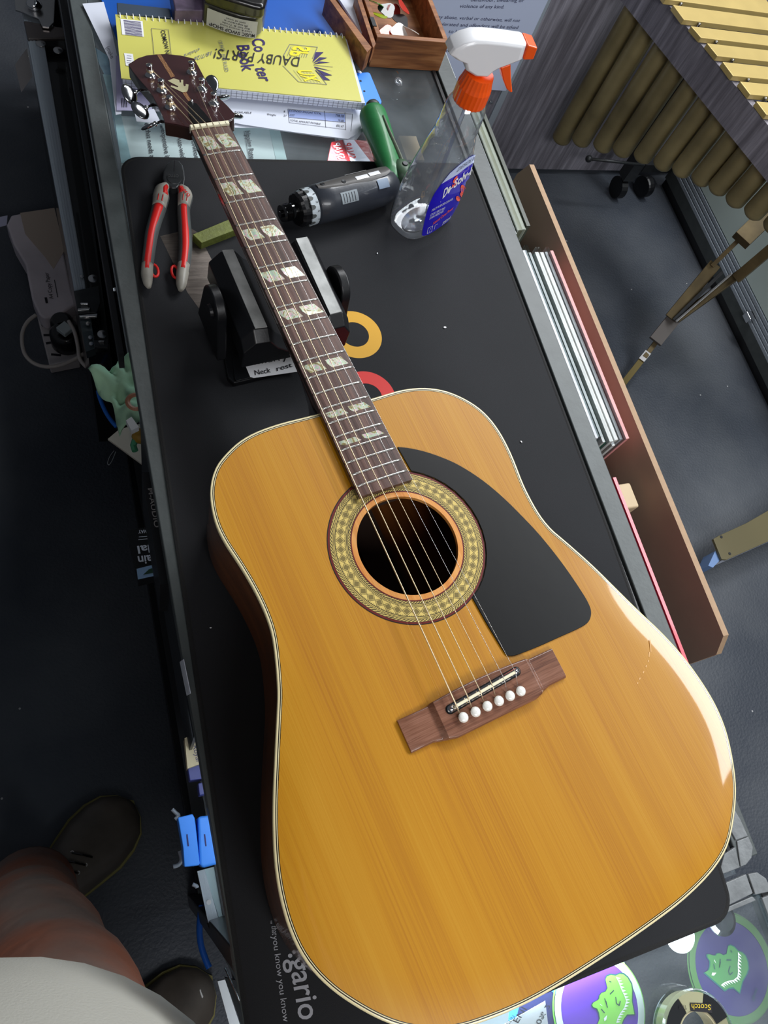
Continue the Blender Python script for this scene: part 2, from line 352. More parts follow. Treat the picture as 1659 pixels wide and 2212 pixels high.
# rosette
def rosette_mat():
    m, t, b = nt('rosette_mosaic'); L = t.links.new; tc = t.nodes.new('ShaderNodeTexCoord'); sx = t.nodes.new('ShaderNodeSeparateXYZ'); L(tc.outputs['Object'], sx.inputs[0])
    x = math_n(t, 'SUBTRACT', sx.outputs[0], HC.x); y = math_n(t, 'SUBTRACT', sx.outputs[1], HC.y)
    r = math_n(t, 'SQRT', math_n(t, 'ADD', math_n(t, 'MULTIPLY', x, x), math_n(t, 'MULTIPLY', y, y)))
    th = math_n(t, 'DIVIDE', math_n(t, 'ARCTAN2', y, x), 2 * math.pi)
    u = math_n(t, 'MULTIPLY', math_n(t, 'SUBTRACT', r, .0525), 1 / .0225)      # 0..1 across the rosette
    cr, bk, rd = rgb(222, 196, 112), rgb(26, 20, 14), rgb(104, 26, 22)
    lines = ramp(t, u, [(0, rd), (.045, bk), (.06, cr), (.14, bk), (.17, cr), (.195, bk), (.22, cr), (.245, bk), (.265, cr), (.66, bk), (.69, cr), (.715, bk), (.74, cr), (.765, bk), (.785, cr), (.87, bk), (.885, rd), (.96, bk)], 'CONSTANT')
    # rope
    rope = math_n(t, 'GREATER_THAN', math_n(t, 'FRACT', math_n(t, 'ADD', math_n(t, 'MULTIPLY', th, 130), math_n(t, 'MULTIPLY', u, 14))), .5)
    def band(a, c): return math_n(t, 'MULTIPLY', math_n(t, 'GREATER_THAN', u, a), math_n(t, 'LESS_THAN', u, c))
    ropeband = math_n(t, 'ADD', band(.065, .135), band(.79, .865))
    # mosaic band with diamonds
    q = math_n(t, 'ABSOLUTE', math_n(t, 'SUBTRACT', math_n(t, 'FRACT', math_n(t, 'MULTIPLY', th, 46)), .5))
    s = math_n(t, 'ABSOLUTE', math_n(t, 'MULTIPLY', math_n(t, 'SUBTRACT', u, .4625), 1 / .36))
    dia = math_n(t, 'LESS_THAN', math_n(t, 'ADD', q, s), .37)
    x1 = math_n(t, 'LESS_THAN', math_n(t, 'ABSOLUTE', math_n(t, 'SUBTRACT', math_n(t, 'ADD', q, s), .46)), .025)
    x2 = math_n(t, 'LESS_THAN', math_n(t, 'ABSOLUTE', math_n(t, 'SUBTRACT', math_n(t, 'SUBTRACT', .5, q), s)), .05)
    dots = math_n(t, 'MULTIPLY', math_n(t, 'GREATER_THAN', math_n(t, 'FRACT', math_n(t, 'MULTIPLY', th, 260)), .5), math_n(t, 'GREATER_THAN', s, .46))
    patt = math_n(t, 'MINIMUM', 1.0, math_n(t, 'ADD', math_n(t, 'MULTIPLY', dia, .72), math_n(t, 'ADD', math_n(t, 'MULTIPLY', math_n(t, 'MAXIMUM', x1, x2), .7), dots)))
    dark = math_n(t, 'MINIMUM', 1.0, math_n(t, 'ADD', math_n(t, 'MULTIPLY', band(.275, .65), patt), math_n(t, 'MULTIPLY', ropeband, rope)))
    mx = t.nodes.new('ShaderNodeMix'); mx.data_type = 'RGBA'; L(dark, mx.inputs[0]); L(lines, mx.inputs[6]); mx.inputs[7].default_value = bk
    L(mx.outputs[2], b.inputs['Base Color']); setp(b, rough=.35, coat=1, coatr=.05); return m
def ring(r0, r1, z, n=160, c=HC): 
    mbx = MB(); mbx.loft([[Vector((c.x + math.cos(a) * r, c.y + math.sin(a) * r, z)) for a in [2 * math.pi * j / n for j in range(n)]] for r in (r0, r1)], cap=False); return mbx
ring(.0525, .075, TOPZ + .00015).build('rosette', rosette_mat(), guitar)
mb = ring(HR, .0525, TOPZ + .00018); mb.loft([[Vector((HC.x + math.cos(a) * (HR - .0001), HC.y + math.sin(a) * (HR - .0001), z)) for a in [2 * math.pi * j / 120 for j in range(120)]] for z in (TOPZ + .00018, TOPZ - .004)], cap=False)
mb.build('soundhole_edge', M['edge_wood'], guitar)
# pickguard
P = [(858, 966), (880, 968), (910, 974), (945, 985), (985, 1002), (1025, 1026), (1060, 1052), (1095, 1083), (1130, 1118), (1162, 1152), (1195, 1192), (1225, 1232), (1252, 1272), (1268, 1298), (1276, 1318), (1275, 1335), (1266, 1348), (1245, 1360), (1205, 1378), (1165, 1396), (1130, 1410), (1108, 1417), (1094, 1415), (1084, 1402), (1068, 1376), (1050, 1346), (1020, 1292)]
pg = [gp(x, y, TOPZ + .0006) for x, y in P]
a0 = math.atan2(pg[-1].y - HC.y, pg[-1].x - HC.x); bnd = gp(887, 1030, TOPZ + .0006); a1 = math.atan2(bnd.y - HC.y, bnd.x - HC.x)
# follow the rosette from the lower corner back up to the fingerboard
pg = catmull(pg, 4) + [Vector((HC.x + math.cos(a0 + (a1 - a0) * k / 14) * .0752, HC.y + math.sin(a0 + (a1 - a0) * k / 14) * .0752, TOPZ + .0006)) for k in range(1, 15)]
mb = MB(); mb.prism([p - Vector((0, 0, .0006)) for p in pg], (0, 0, .0013)); mb.build('pickguard', M['pickguard'], guitar, bevel=.0004, seg=2, angle=50)
# bridge
BZ = TOPZ; bo = [(855, 1553), (900, 1535), (948, 1517), (958, 1505), (1010, 1476), (1100, 1432), (1120, 1432), (1155, 1420), (1188, 1407), (1205, 1436), (1223, 1470), (1196, 1479), (1180, 1493), (1150, 1516), (1100, 1545), (1050, 1568), (1000, 1592), (972, 1601), (940, 1604), (915, 1613), (887, 1628), (870, 1588)]
bx0, bx1 = .6440, .6752
def brow(y):
    e = abs(y); core = e < .0475
    x0 = .6462 if e > .05 else .6450 - .0022 * (1 - (e / .05) ** 2) 
    x1 = .6745 + (.0052 if e < .040 else (.0052 * max(0, (.060 - e) / .020)))
    return x0, x1
mb = MB(); secs = []
ys = [-.0806, -.0800, -.074, -.066, -.060, -.0555, -.052, -.0495, -.0478, -.046, -.04, -.03, -.02, -.01, 0, .01, .02, .03, .04, .046, .0478, .0495, .052, .0555, .060, .066, .074, .0775, .0781]
for y in ys:
    x0, x1 = brow(y); e = abs(y)
    h = .0044 if e > .0495 else .0085
    if e > .079: h = .0028
    if .0478 < e <= .0495: h = .0062
    r = .0014
    secs.append([Vector((x0, y, BZ)), Vector((x0, y, BZ + h - r)), Vector((x0 + r * .4, y, BZ + h - r * .3)), Vector((x0 + r, y, BZ + h)), Vector((x1 - 2.2 * r, y, BZ + h)), Vector((x1 - .8 * r, y, BZ + h - r * .5)), Vector((x1, y, BZ + h - r * 1.5)), Vector((x1, y, BZ))])
mb.loft(secs); bridge = mb.build('bridge', M['bridge_wood'], guitar, smooth=False, bevel=.0004, seg=2, angle=25)
bt = BZ + .0085
sA, sB = gp(966, 1536, bt), gp(1121, 1447, bt); sd = (sB - sA).normalized(); sn = Vector((-sd.y, sd.x, 0))
def slotring(w, z, ext=0, n=10):
    pts = []
    for k in range(n + 1):
        a = math.pi / 2 + math.pi * k / n; pts.append(sA - sd * ext + (sd * math.cos(a) + sn * math.sin(a)) * w)
    for k in range(n + 1):
        a = -math.pi / 2 + math.pi * k / n; pts.append(sB + sd * ext + (sd * math.cos(a) + sn * math.sin(a)) * w)
    return [Vector((p.x, p.y, z)) for p in pts]
sA = sA + sd * .0028; sB = sB - sd * .0028
mb = MB(); mb.poly(slotring(.0040, bt + .0002)); mb.build('saddle_slot', M['black'], bridge)
mb = MB(); mb.loft([slotring(.0029, bt), slotring(.0029, bt + .0014), slotring(.0022, bt + .0020)]); saddle = mb.build('saddle_holder', M['chrome'], bridge, smooth=False)
rot = Matrix.Rotation(math.atan2(sd.y, sd.x), 3, 'Z')
mb = MB(); mb.box((sA + sB) / 2 + Vector((0, 0, .0035)), ((sB - sA).length * .90, .0027, .0052), rot); mb.build('saddle', M['bone'], bridge, bevel=.0009, seg=3)
mb = MB()
for e, s in ((sA, 1), (sB, -1)): mb.lathe([(0, .0032), (.0016, .0030), (.0021, .0022), (.0021, 0)], e + sd * s * .0012, n=16)
mb.build('saddle_screw', M['chrome'], bridge, smooth=True)
pins = [(1001, 1549.7), (1027.4, 1537.8), (1052.9, 1525.5), (1078, 1514), (1102, 1503), (1125, 1493)]
pinw = []
for px, py in pins:
    c = gp(px, py, bt + .003); c.z = bt; pinw.append(c)
    mb = MB(); mb.lathe([(.0028, 0), (.0030, .0012), (.0043, .0022), (.0044, .0034), (.0032, .0046), (.0012, .0052), (0.0001, .0053)], c, n=20); mb.build('bridge_pin', M['pin'], bridge, smooth=True)
# fingerboard with frets, nut, inlays
XE = .4541
mb = MB(); secs = []
for x in [XE * k / 24 for k in range(25)]:
    w = bw(x); row = []
    for k in range(9):
        t = -1 + 2 * k / 8; row.append(Vector((x, t * w, -.0006 * t * t)))
    row += [Vector((x, w, -.0062)), Vector((x, -w, -.0062))]; secs.append(row)
mb.loft(secs); fb = mb.build('fingerboard', M['rosewood'], guitar)
for s in (-1, 1):
    mb = MB(); mb.loft([[Vector((x, s * (bw(x) + .0001), -.0008)), Vector((x, s * (bw(x) + .0007), -.0010)), Vector((x, s * (bw(x) + .0007), -.0064)), Vector((x, s * (bw(x) + .0001), -.0064))] for x in (0, XE)]); mb.build('board_binding', M['neck_wood'], guitar)
for n in range(1, 21):
    x = fx(n); w = bw(x) - .0004; mb = MB()
    mb.loft([[Vector((x + math.cos(a) * .00115, t * w, -.0006 * t * t + math.sin(a) * .0011)) for a in [math.pi * j / 6 for j in range(7)]] for t in [-1 + k / 5 for k in range(11)]])
    mb.build('fret', M['fret'], fb, smooth=True)
for n, lo, hi in ((1, .30, .84), (3, .20, .76), (5, .24, .74), (7, .24, .76), (9, .20, .72), (12, .26, .76), (15, .30, .72), (17, .38, .74)):
    xa, xb = fx(n - 1), fx(n); g = xb - xa; x0, x1 = xa + g * lo, xa + g * hi; w = bw((xa + xb) / 2)
    sk = .0052 if n < 12 else .0036
    for s, (ya, yb) in ((-1, (-.86 * w, -.18 * w)), (1, (.04 * w, .74 * w))):
        f = lambda x, y: Vector((x, y, -.0006 * (y / w) ** 2 + .00012))
        mb = MB(); mb.poly([f(x0, ya), f(x0, yb - .001), f(x1 - g * .1, yb + sk - .001), f(x1, yb + sk), f(x1, ya + sk), f(x0 + g * .25, ya + sk * .2)]); mb.build('pearl_inlay', M['pearl'], fb)
mb = MB(); mb.box((-.0026, 0, -.0012), (.0050, .0440, .0076)); mb.build('nut', M['bone'], guitar, bevel=.0012, seg=3)
# neck
mb = MB(); secs = []
for x, d, f in [(-.004, .019, 1), (.02, .0205, 1), (.15, .022, 1), (.28, .0235, 1), (.315, .027, 1.0), (.335, .045, .92), (.345, .075, .8), (.352, .094, .62), (.3600, .098, .6)]:
    w = bw(max(x, 0)) + .0006; row = []
    for k in range(15):
        a = math.pi * k / 14; c = math.cos(a); yy = -c * w; 
        wid = f if f < 1 else 1
        sh = math.sin(a) ** .8 if d < .03 else min(1, math.sin(a) * 1.6)
        row.append(Vector((x, yy * (1 if sh < .3 or f == 1 else wid), -.0062 - sh * (d - .006))))
    secs.append(row)
mb.loft(secs); mb.build('neck', M['neck_wood'], guitar, smooth=True)
# headstock, leaning back 14 degrees
TH = math.radians(14); HN = Vector((-math.sin(TH), 0, math.cos(TH))); HP = Vector((-.0048, 0, -.0052))
def hp(px, py, off=0):
    o = GI @ CAM; d = GI.to_3x3() @ ray(px, py); p0 = HP + HN * off; return o + d * ((p0 - o).dot(HN) / d.dot(HN))
hc = lambda u, v, off=0: hp(240 + u * .19289, 80 + v * .19289, off)
ho = [(872, 1008), (740, 975), (600, 952), (578, 888), (535, 795), (470, 665), (405, 575), (330, 490), (255, 400), (190, 305), (300, 235), (400, 203), (510, 192), (620, 188), (780, 205), (930, 240), (975, 320), (1060, 480), (1125, 575), (1210, 680), (1300, 765), (1383, 855), (1376, 905), (1318, 935)]
face = [hc(u, v) for u, v in ho]
mb = MB(); mb.prism([p - HN * .0012 for p in face], -HN * .0140); head = mb.build('headstock', M['neck_wood'], guitar, bevel=.0008, seg=2)
mb = MB(); mb.prism(face, -HN * .0014); mb.build('headstock_veneer', M['head_face'], head, bevel=.0005)
def marq():
    m, t, b = nt('marquetry_strip'); L = t.links.new; tc = t.nodes.new('ShaderNodeTexCoord'); w = t.nodes.new('ShaderNodeTexChecker'); w.inputs['Scale'].default_value = 520
    mp = t.nodes.new('ShaderNodeMapping'); mp.inputs['Rotation'].default_value = (0, 0, .78); L(tc.outputs['Object'], mp.inputs[0]); L(mp.outputs[0], w.inputs['Vector'])
    w.inputs['Color1'].default_value = rgb(168, 126, 84); w.inputs['Color2'].default_value = rgb(118, 76, 50); L(w.outputs[0], b.inputs['Base Color']); setp(b, rough=.3, coat=1); return m
ms = marq(); mb = MB(); mb.poly([hc(*q, .0002) for q in ((512, 196), (556, 194), (716, 440), (672, 455))]); mb.build('marquetry_strip', ms, head); mb = MB(); mb.poly([hc(*q, .0002) for q in ((800, 626), (838, 610), (900, 712), (862, 715))]); mb.build('marquetry_strip', ms, head)
mb = MB(); mb.poly([hc(*q, .0004) for q in [(636, 488), (700, 462), (762, 480), (768, 510), (785, 508), (782, 478), (808, 478), (808, 528), (818, 552), (834, 548), (836, 526), (868, 532), (862, 585), (850, 612), (800, 620), (735, 588), (666, 556), (672, 540), (745, 562), (752, 552), (668, 508)]]); mb.build('pearl_emblem', mat('aged_pearl', rgb(196, 190, 150), .3, coat=1), head)
mb = MB(); mb.prism([hc(*q, .0002) for q in [(864, 735), (885, 722), (960, 752), (1045, 850), (1125, 945), (925, 975), (872, 880)]], HN * .0008); mb.build('truss_rod_cover', M['black'], head, bevel=.0003)
mb = MB(); mb.ball(hc(903, 716, .0015), .0018, 10); mb.build('cover_screw', M['chrome'], head, smooth=True)
posts = [(440, 432), (568, 600), (664, 788), (905, 398), (1022, 588), (1155, 750)]      # bass side from the tip, then treble side
pw = []
for u, v in posts:
    c = hc(u, v); pw.append(c); mb = MB()
    mb.lathe([(.0062, 0), (.0062, .0010), (.0048, .0022), (.0030, .0026), (.0030, .0100), (.0036, .0106), (.0036, .0122), (.0020, .0128), (0.0001, .0128)], c, HN, n=18); mb.build('tuning_post', M['chrome'], head, smooth=True)
darkchrome = mat('smoky_chrome', (.42, .43, .45, 1), .14, metal=1)
btn = [((205, 645), (250, 610), 0), ((325, 822), (410, 800), 0), ((425, 1000), (520, 985), 1), ((1122, 530), (1060, 520), 0), ((1250, 680), (1200, 670), 1), ((1398, 885), (1370, 880), 1)]
for k, (c, e, kind) in enumerate(btn):
    c = hc(*c, -.011); pin = pw[k] - HN * .011; ax = (c - pin).normalized(); side2 = ax.cross(HN).normalized()
    g = empty('tuning_machine', c); g.parent = head; g.location = c
    rots = [.85, .5, -.62, -.6, .62, .62][k]
    m3 = Matrix((ax, side2, HN)).transposed(); m3 = m3 @ Matrix.Rotation(rots, 3, 'X')
    mb = MB(); mb.ball((0, 0, 0), (.0088, .0118, .0026), 16, m3)
    # the button widens away from its neck
    mb.build('tuning_button', darkchrome, g, smooth=True)
    mb = MB(); mb.tube([-ax * .006, -ax * .012, -ax * .020], [.0022, .0014, .0018], 10); mb.lathe([(.0028, 0), (.0028, .0015)], -ax * .010, ax, 12, True); mb.build('button_shaft', M['chrome'], g, smooth=True)
# strings
gauge = [.00068, .00056, .00046, .00036, .00022, .00017]
order = [2, 1, 0, 3, 4, 5]            # which post each string winds on, low E first
for i in range(6):
    yn = -.0178 + .0356 * i / 5; t = i / 5
    s0 = sA + (sB - sA) * (.06 + .88 * t); s0.z = bt + .0063
    pin = pinw[i] + (s0 - pinw[i]).normalized() * .0042; pin.z = bt + .0005
    po = pw[order[i]]; r = gauge[i]; nutp = Vector((-.0026, yn, .0028)); q = po + HN * .0052
    tang = (q - nutp).normalized(); off = tang.cross(HN).normalized() * (.0032 if i < 3 else -.0032)
    pts = [pin, s0, Vector((.45, yn + (s0.y - yn) * .69, .0040)), Vector((0.0, yn, .0030)), nutp, q + off]
    mb = MB(); mb.tube(pts, r, 6)
    # windings round the post
    if i != 4: mb.tube([po + HN * (.0040 + .0008 * a / 6.28) + (tang * math.cos(a) + tang.cross(HN) * math.sin(a)) * (.0032 + r) for a in [k * .45 for k in range(44 if i < 3 else 20)]], r, 5)
    else: mb.tube([q + off, q + off * -1 + tang * .002], r, 5)
    mb.build('string', M['wound'] if i < 4 else M['plain'], guitar, smooth=True)
# wear on the finish: a chain of small pale nicks near the rim
mb = MB()
for (x0, y0, x1, y1) in ((1404, 1382, 1406, 1408), (1403, 1408, 1402, 1419), (1401, 1426, 1400, 1430), (1397, 1437, 1395, 1441), (1391, 1450, 1389, 1454), (1383, 1464, 1381, 1468), (1378, 1474, 1377, 1477)):
    a, b = gp(x0, y0, TOPZ + .0002), gp(x1, y1, TOPZ + .0002); d = (b - a).normalized().cross(Vector((0, 0, 1))) * .0005; mb.poly([a - d, b - d, b + d, a + d])
mb.build('finish_scratch', mat('bare_scratch', rgb(226, 178, 118), .7), guitar)
# ================================================================== COUNTER, MAT AND PAPERS
counter = empty('display_counter', (.31, .5, FLOOR))
tag(counter, 'long glass topped display counter in grey and black metal framing under the black mat', 'counter')
XL, XR, Y0, Y1 = .0505, .585, -.60, 2.0
mb = MB()
mb.box((.0625, (Y0 + Y1) / 2, -.0105), (.022, Y1 - Y0, .024)); mb.build('top_rail', M['frame'], counter, bevel=.0015)
mb = MB(); mb.box((.572, (Y1 - .16) / 2 + 0, -.010), (.026, Y1 + .16, .024)); mb.build('top_rail', M['frame'], counter, bevel=.0015)
mb = MB(); mb.box((.5525, (Y1 - .16) / 2, -.008), (.006, Y1 + .16, .019)); mb.build('inner_lip', M['frame_dark'], counter, bevel=.001)
mb = MB(); mb.box((.31, Y1 - .01, -.010), (.52, .02, .024)); mb.build('end_rail', M['frame'], counter, bevel=.0015)
mb = MB(); mb.box((.32, -.186, -.009), (.52, .012, .020)); mb.build('cross_rail', M['frame_dark'], counter, bevel=.001)
mb = MB(); mb.box((.578, -.40, -.009), (.014, .42, .020)); mb.build('top_rail', M['frame_dark'], counter, bevel=.001)
mb = MB(); mb.box((.3135, (Y1 - .18) / 2, -.004), (.478, Y1 + .16, .006)); mb.build('glass_top', M['glass'], counter)
mb = MB(); mb.box((.32, -.40, -.004), (.50, .41, .006)); mb.build('glass_top', M['glass'], counter)
for x, y in ((.062, -.10), (.575, -.10), (.062, 1.98), (.575, 1.98), (.062, -.58), (.575, -.58)):
    mb = MB(); mb.box((x, y, (FLOOR - .022) / 2), (.022, .022, -FLOOR - .022)); mb.build('post', M['frame_dark'], counter, bevel=.002)
for z in (-.30, -.62):
    mb = MB(); mb.box((.318, (1.96 - .1) / 2 , z), (.500, 2.04, .008)); mb.build('shelf', mat('dark_shelf', rgb(34, 36, 40), .5), counter)
mb = MB(); mb.box((.318, .93, FLOOR + .04), (.500, 2.04, .06)); mb.build('plinth', M['frame_dark'], counter)
mb = MB(); mb.box((.590, .93, (FLOOR - .03) / 2), (.006, 2.04, -FLOOR - .05)); mb.build('front_panel', M['frame_dark'], counter)
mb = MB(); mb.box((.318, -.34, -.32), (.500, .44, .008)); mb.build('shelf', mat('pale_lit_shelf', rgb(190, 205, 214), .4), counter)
mb = MB(); mb.box((.0535, .26, -.10), (.003, .34, .155)); mb.build('side_fascia', M['blackp'], counter)
keep(counter)
# lamp strip inside the end section of the counter
lamp = empty('case_light_strip', (.31, -.20, -.03)); tag(lamp, 'white glowing light strip under the glass beside the mat corner', 'light')
mb = MB(); mb.box((.34, -.199, -.026), (.22, .010, .008)); em, t_, b_ = nt('lit_tube'); setp(b_, base=(1, 1, 1, 1), ec=(.85, .95, 1, 1), es=6.0); mb.build('tube', em, lamp); 
mb = MB(); mb.box((.34, -.194, -.022), (.23, .004, .014)); mb.build('holder', M['alu'], lamp); keep(lamp)
al = area('case_light', (.36, -.205, -.012), (.36, -.30, -.03), .2, .01, .20, (.85, .95, 1)); 
al3 = area('case_shelf_fill', (.42, -.30, -.02), (.42, -.36, -.3), .2, .2, 1.2, (.85, .95, 1))  # added fill without a fixture, lifts the shelf under the end glass
al2 = area('case_side_light', (.30, .95, -.03), (.15, .85, -.3), .4, .05, 1.0, (.8, .93, 1))
# desk mat
def rrect(x0, x1, y0, y1, r, z, n=8):
    pts = []
    for cx, cy, a0 in ((x1 - r, y1 - r, 0), (x0 + r, y1 - r, 90), (x0 + r, y0 + r, 180), (x1 - r, y0 + r, 270)):
        for k in range(n + 1):
            a = math.radians(a0 + 90 * k / n); pts.append(Vector((cx + r * math.cos(a), cy + r * math.sin(a), z)))
        if a0 == 90: pts += [Vector((x0, y1 - r + (y0 - y1 + 2 * r) * k / 12, z)) for k in range(1, 12)]
        if a0 == 270: pts += [Vector((x1, y0 + r + (y1 - y0 - 2 * r) * k / 12, z)) for k in range(1, 12)]
    return pts
dm = empty('desk_mat', (.31, .29, 0)); tag(dm, 'black cloth desk mat with stitched edge and coloured ring prints under the guitar', 'mat')
def skx(x_, y_):
    l_ = .0772 + .029 * (y_ - .77); r_ = .5535 - .022 * (max(0, .2 - y_) / .4) ** 1.4; return l_ + (x_ - .0775) / .472 * (r_ - l_)
SK = lambda pts: [Vector((skx(v.x, v.y), v.y, v.z)) for v in pts]      # the mat lies slightly askew on the counter
mb = MB(); mb.loft([SK(rrect(.0775, .5495, -.2035, .7765, .024, .0022)), SK(rrect(.0775, .5495, -.2035, .7765, .024, .0040)), SK(rrect(.0800, .5470, -.2010, .7740, .022, .0046)), SK(rrect(.0820, .5450, -.1990, .7720, .020, .0040))]); mb.build('stitched_edge', M['mat_edge'], dm)
mb = MB(); mb.prism(SK(rrect(.0818, .5452, -.1992, .7722, .020, .0022)), (0, 0, .0019)); mb.build('mat_surface', M['mat'], dm)
MZ = .0042
def disc_ring(c, r0, r1, z, n=64): 
    m_ = MB(); m_.loft([[Vector((c[0] + math.cos(a) * r, c[1] + math.sin(a) * r, z)) for a in [2 * math.pi * j / n for j in range(n)]] for r in (r0, r1)], cap=False); return m_
disc_ring((.3095, .5030), .0175, .0335, MZ).build('printed_ring', mat('yellow_print', rgb(222, 166, 36), .6), dm)
disc_ring((.3035, .4175), .0175, .0340, MZ).build('printed_ring', mat('red_print', rgb(222, 40, 34), .6), dm)
p = Print(); h = H(MZ)
p.text('.gario', h(622, 2058), h(647, 2205), h(668, 2050), bold=.01)
p.text('you know you know', h(588, 2022), h(612, 2208), h(601, 2020)); p.text(',,, that', h(585, 1988), h(588, 2020), h(598, 1988))
p.build(mat('pale_grey_print', rgb(176, 178, 186), .6), dm)
keep(dm)
# crumbs on the mat
for k, (x, y, s) in enumerate(((961, 707, .0022), (815, 547, .0014), (1126, 954, .0016), (455, 1356, .0011))):
    q = at(x, y, MZ + .001); mb = MB(); mb.ball((0, 0, 0), (s, s * .6, s * .4), 8, Matrix.Rotation(k, 3, 'Z')); o = mb.build('crumb', M['white'], None); o.location = q
    tag(o, ['pale crumb on the mat to the right of the yellow ring', 'tiny pale crumb on the mat by the screwdriver shadow', 'pale crumb on the mat beside the guitar upper bout', 'tiny pale crumb on the shaded mat left of the guitar'][k], 'crumb')
# sheets under the glass
def sheet(name, quad, z, m, label, cat='paper', parent=None, th=.0004, z2=None):
    mb = MB(); pts = [at(x, y, z) for x, y in quad]; mb.prism(pts, (0, 0, -th)); o = mb.build(name, m, parent)
    if label: tag(o, label, cat)
    return o
teal = mat('paper_seen_through_glass', rgb(238, 244, 240), .7)
s1 = empty('price_sheet'); tag(s1, 'pale printed sheet of shipping notes under the glass above the mat', 'paper')
sheet('sheet', [(262, 352), (255, 250), (455, 262), (600, 262), (628, 380), (262, 380)], -.0095, teal, None, parent=s1)
sheet('tape_band', [(578, 262), (600, 262), (628, 380), (604, 380)], -.0090, mat('frosted_tape', rgb(206, 226, 222), .6), None, parent=s1)
p = Print(); h = H(-.0088)
for i, (txt, x) in enumerate((('er that needs a c', 312), ('rs/expensive ite', 345), ('rate Aus-wide', 378), ('dio monitors', 408))):
    p.text(txt, h(x, 266), h(x + 14, 350), h(x + 10, 265), bold=.02)
p.text('hipping Rates', h(529, 283), h(541, 348), h(540, 282), bold=.02); p.line(h(527, 283), h(539, 348), .0006)
p.build(M['ink'], s1)
mb = MB(); mb.prism([at(*q, -.010) for q in ((194, 95), (232, 120), (262, 250), (275, 420), (262, 350), (225, 160))], (0, 0, -.0006)); o = mb.build('plastic_wrapper', mat('crinkled_blue_film', rgb(170, 206, 240), .25, bump=1.0, bscale=60, coat=1, vary=.4, vscale=30), None)
tag(o, 'crinkled blue clear wrapper along the left frame beneath the glass', 'wrapper')
o = sheet('teal_card', [(222, 160), (240, 162), (262, 250), (285, 352), (262, 352), (248, 260)], -.0085, mat('teal_grain_card', rgb(188, 222, 226), .7, vary=.2, vscale=60), 'narrow mottled teal card under the glass left of the printed sheet')
# snack packets inside the case
for k, (q, c, lab, z) in enumerate((([(716, 305), (742, 300), (775, 352), (706, 352)], rgb(168, 40, 44), 'red and white crinkled packet under the glass, leftmost of the three', -.05),
                                 ([(740, 300), (765, 300), (805, 352), (760, 352)], rgb(220, 214, 226), 'white packet with red lettering under the glass between two red ones', -.048),
                                 ([(762, 300), (850, 308), (878, 352), (790, 352)], rgb(150, 36, 34), 'dark red printed packet under the glass behind the green handle', -.052))):
    g = empty('string_packet', at(*q[0], z)); tag(g, lab, 'packet')
    mb = MB(); mb.prism([at(x, y, z) for x, y in q], (0, 0, -.012)); mb.build('packet', mat('packet_film%s' % 'abc'[k], c, .3, bump=.5, bscale=90, coat=.6), g, bevel=.002)
    p = Print(); h = H(z + .0006)
    if k == 2: p.text('LIMITED', h(800, 330), h(868, 338), h(796, 318)); p.text('EDITION', h(806, 346), h(872, 350), h(803, 338))
    else: p.text('SNAP', h(q[0][0] + 14, 344), h(q[0][0] + 2, 310), h(q[0][0] + 30, 342))
    p.build(M['white'] if k != 1 else M['red'], g); keep(g)
mb = MB(); mb.box((.42, .95, -.10), (.012, .9, .012)); o = mb.build('shelf_rail', M['alu'], None); tag(o, 'pale metal shelf rail running lengthwise below the glass', 'rail')
mb = MB(); mb.box(at(885, 330, -.09), (.03, .05, .02)); o = mb.build('wooden_block', mat('pale_wood', rgb(196, 168, 130), .6), None, bevel=.001); tag(o, 'small pale wooden block beneath the glass by the spray bottle', 'block')
# ---- sheets stacked on the glass
o = sheet('blue_folder', [(196, -60), (770, -60), (752, 150), (262, 110)], .0022, M['blue'], 'large blue plastic folder under the yellow notebook', 'folder', th=.0016)
o = sheet('white_sheet', [(178, 8), (224, 4), (240, 60), (266, 180), (262, 246), (250, 248), (236, 128)], .0045, M['paper'], 'long loose white sheet sticking out along the left of the notebook')
p = Print(); p.text('(make', at(228, 103, .0047), at(240, 128, .0047), at(236, 98, .0047)); p.build(M['grey_ink'], o, 'handwriting')
o = sheet('lilac_sheet', [(250, 120), (300, 120), (330, 240), (252, 238)], .0062, mat('lilac_paper', rgb(176, 172, 204), .7), 'lilac tinted sheet showing under the notebook left end')
p = Print()
for k in range(4): p.line(at(262 + k * 3.4, 212, .0064), at(264 + k * 3.4, 232, .0064), .0007)
p.build(M['ink'], o)
o = sheet('folded_sheet', [(290, 240), (560, 210), (800, 262), (770, 302), (700, 296), (560, 276), (420, 275), (295, 262)], .0080, M['paper'], 'white sheet fanned out lowest under the invoice')
inv = sheet('invoice_sheet', [(470, 180), (788, 190), (792, 250), (772, 288), (752, 300), (640, 286), (520, 268), (440, 250)], .0105, M['paper'], 'printed invoice with a totals table below the notebook pages')
p = Print(); h = H(.0107)
p.text('TOTAL AMOUNT PAYABLE', h(626, 262), h(692, 270), h(627, 258)); p.text('GST', h(625, 251), h(636, 252), h(626, 247)); p.text('EXTENDED AMOUNT TOTAL', h(624, 241), h(694, 248), h(625, 237))
p.text('Weight', h(576, 249), h(596, 251), h(577, 245)); p.text('AVAILABLE', h(505, 244), h(543, 246), h(506, 240)); p.text('798.78', h(724, 252), h(742, 254), h(725, 247)); p.text('79.88', h(729, 263), h(742, 264), h(730, 258)); p.text('833.47', h(726, 274), h(742, 276), h(727, 269)); p.text('8', h(613, 243), h(616, 243), h(613, 239)); p.text('21', h(612, 252), h(618, 252), h(613, 248))
for a, b in (((622, 236), (625, 265)), ((701, 240), (704, 276)), ((745, 243), (747, 281)), ((622, 236), (760, 247)), ((625, 254), (746, 265)), ((625, 265), (747, 280)), ((758, 284), (762, 246))): p.line(h(*a), h(*b), .0005)
p.build(M['ink'], inv); 
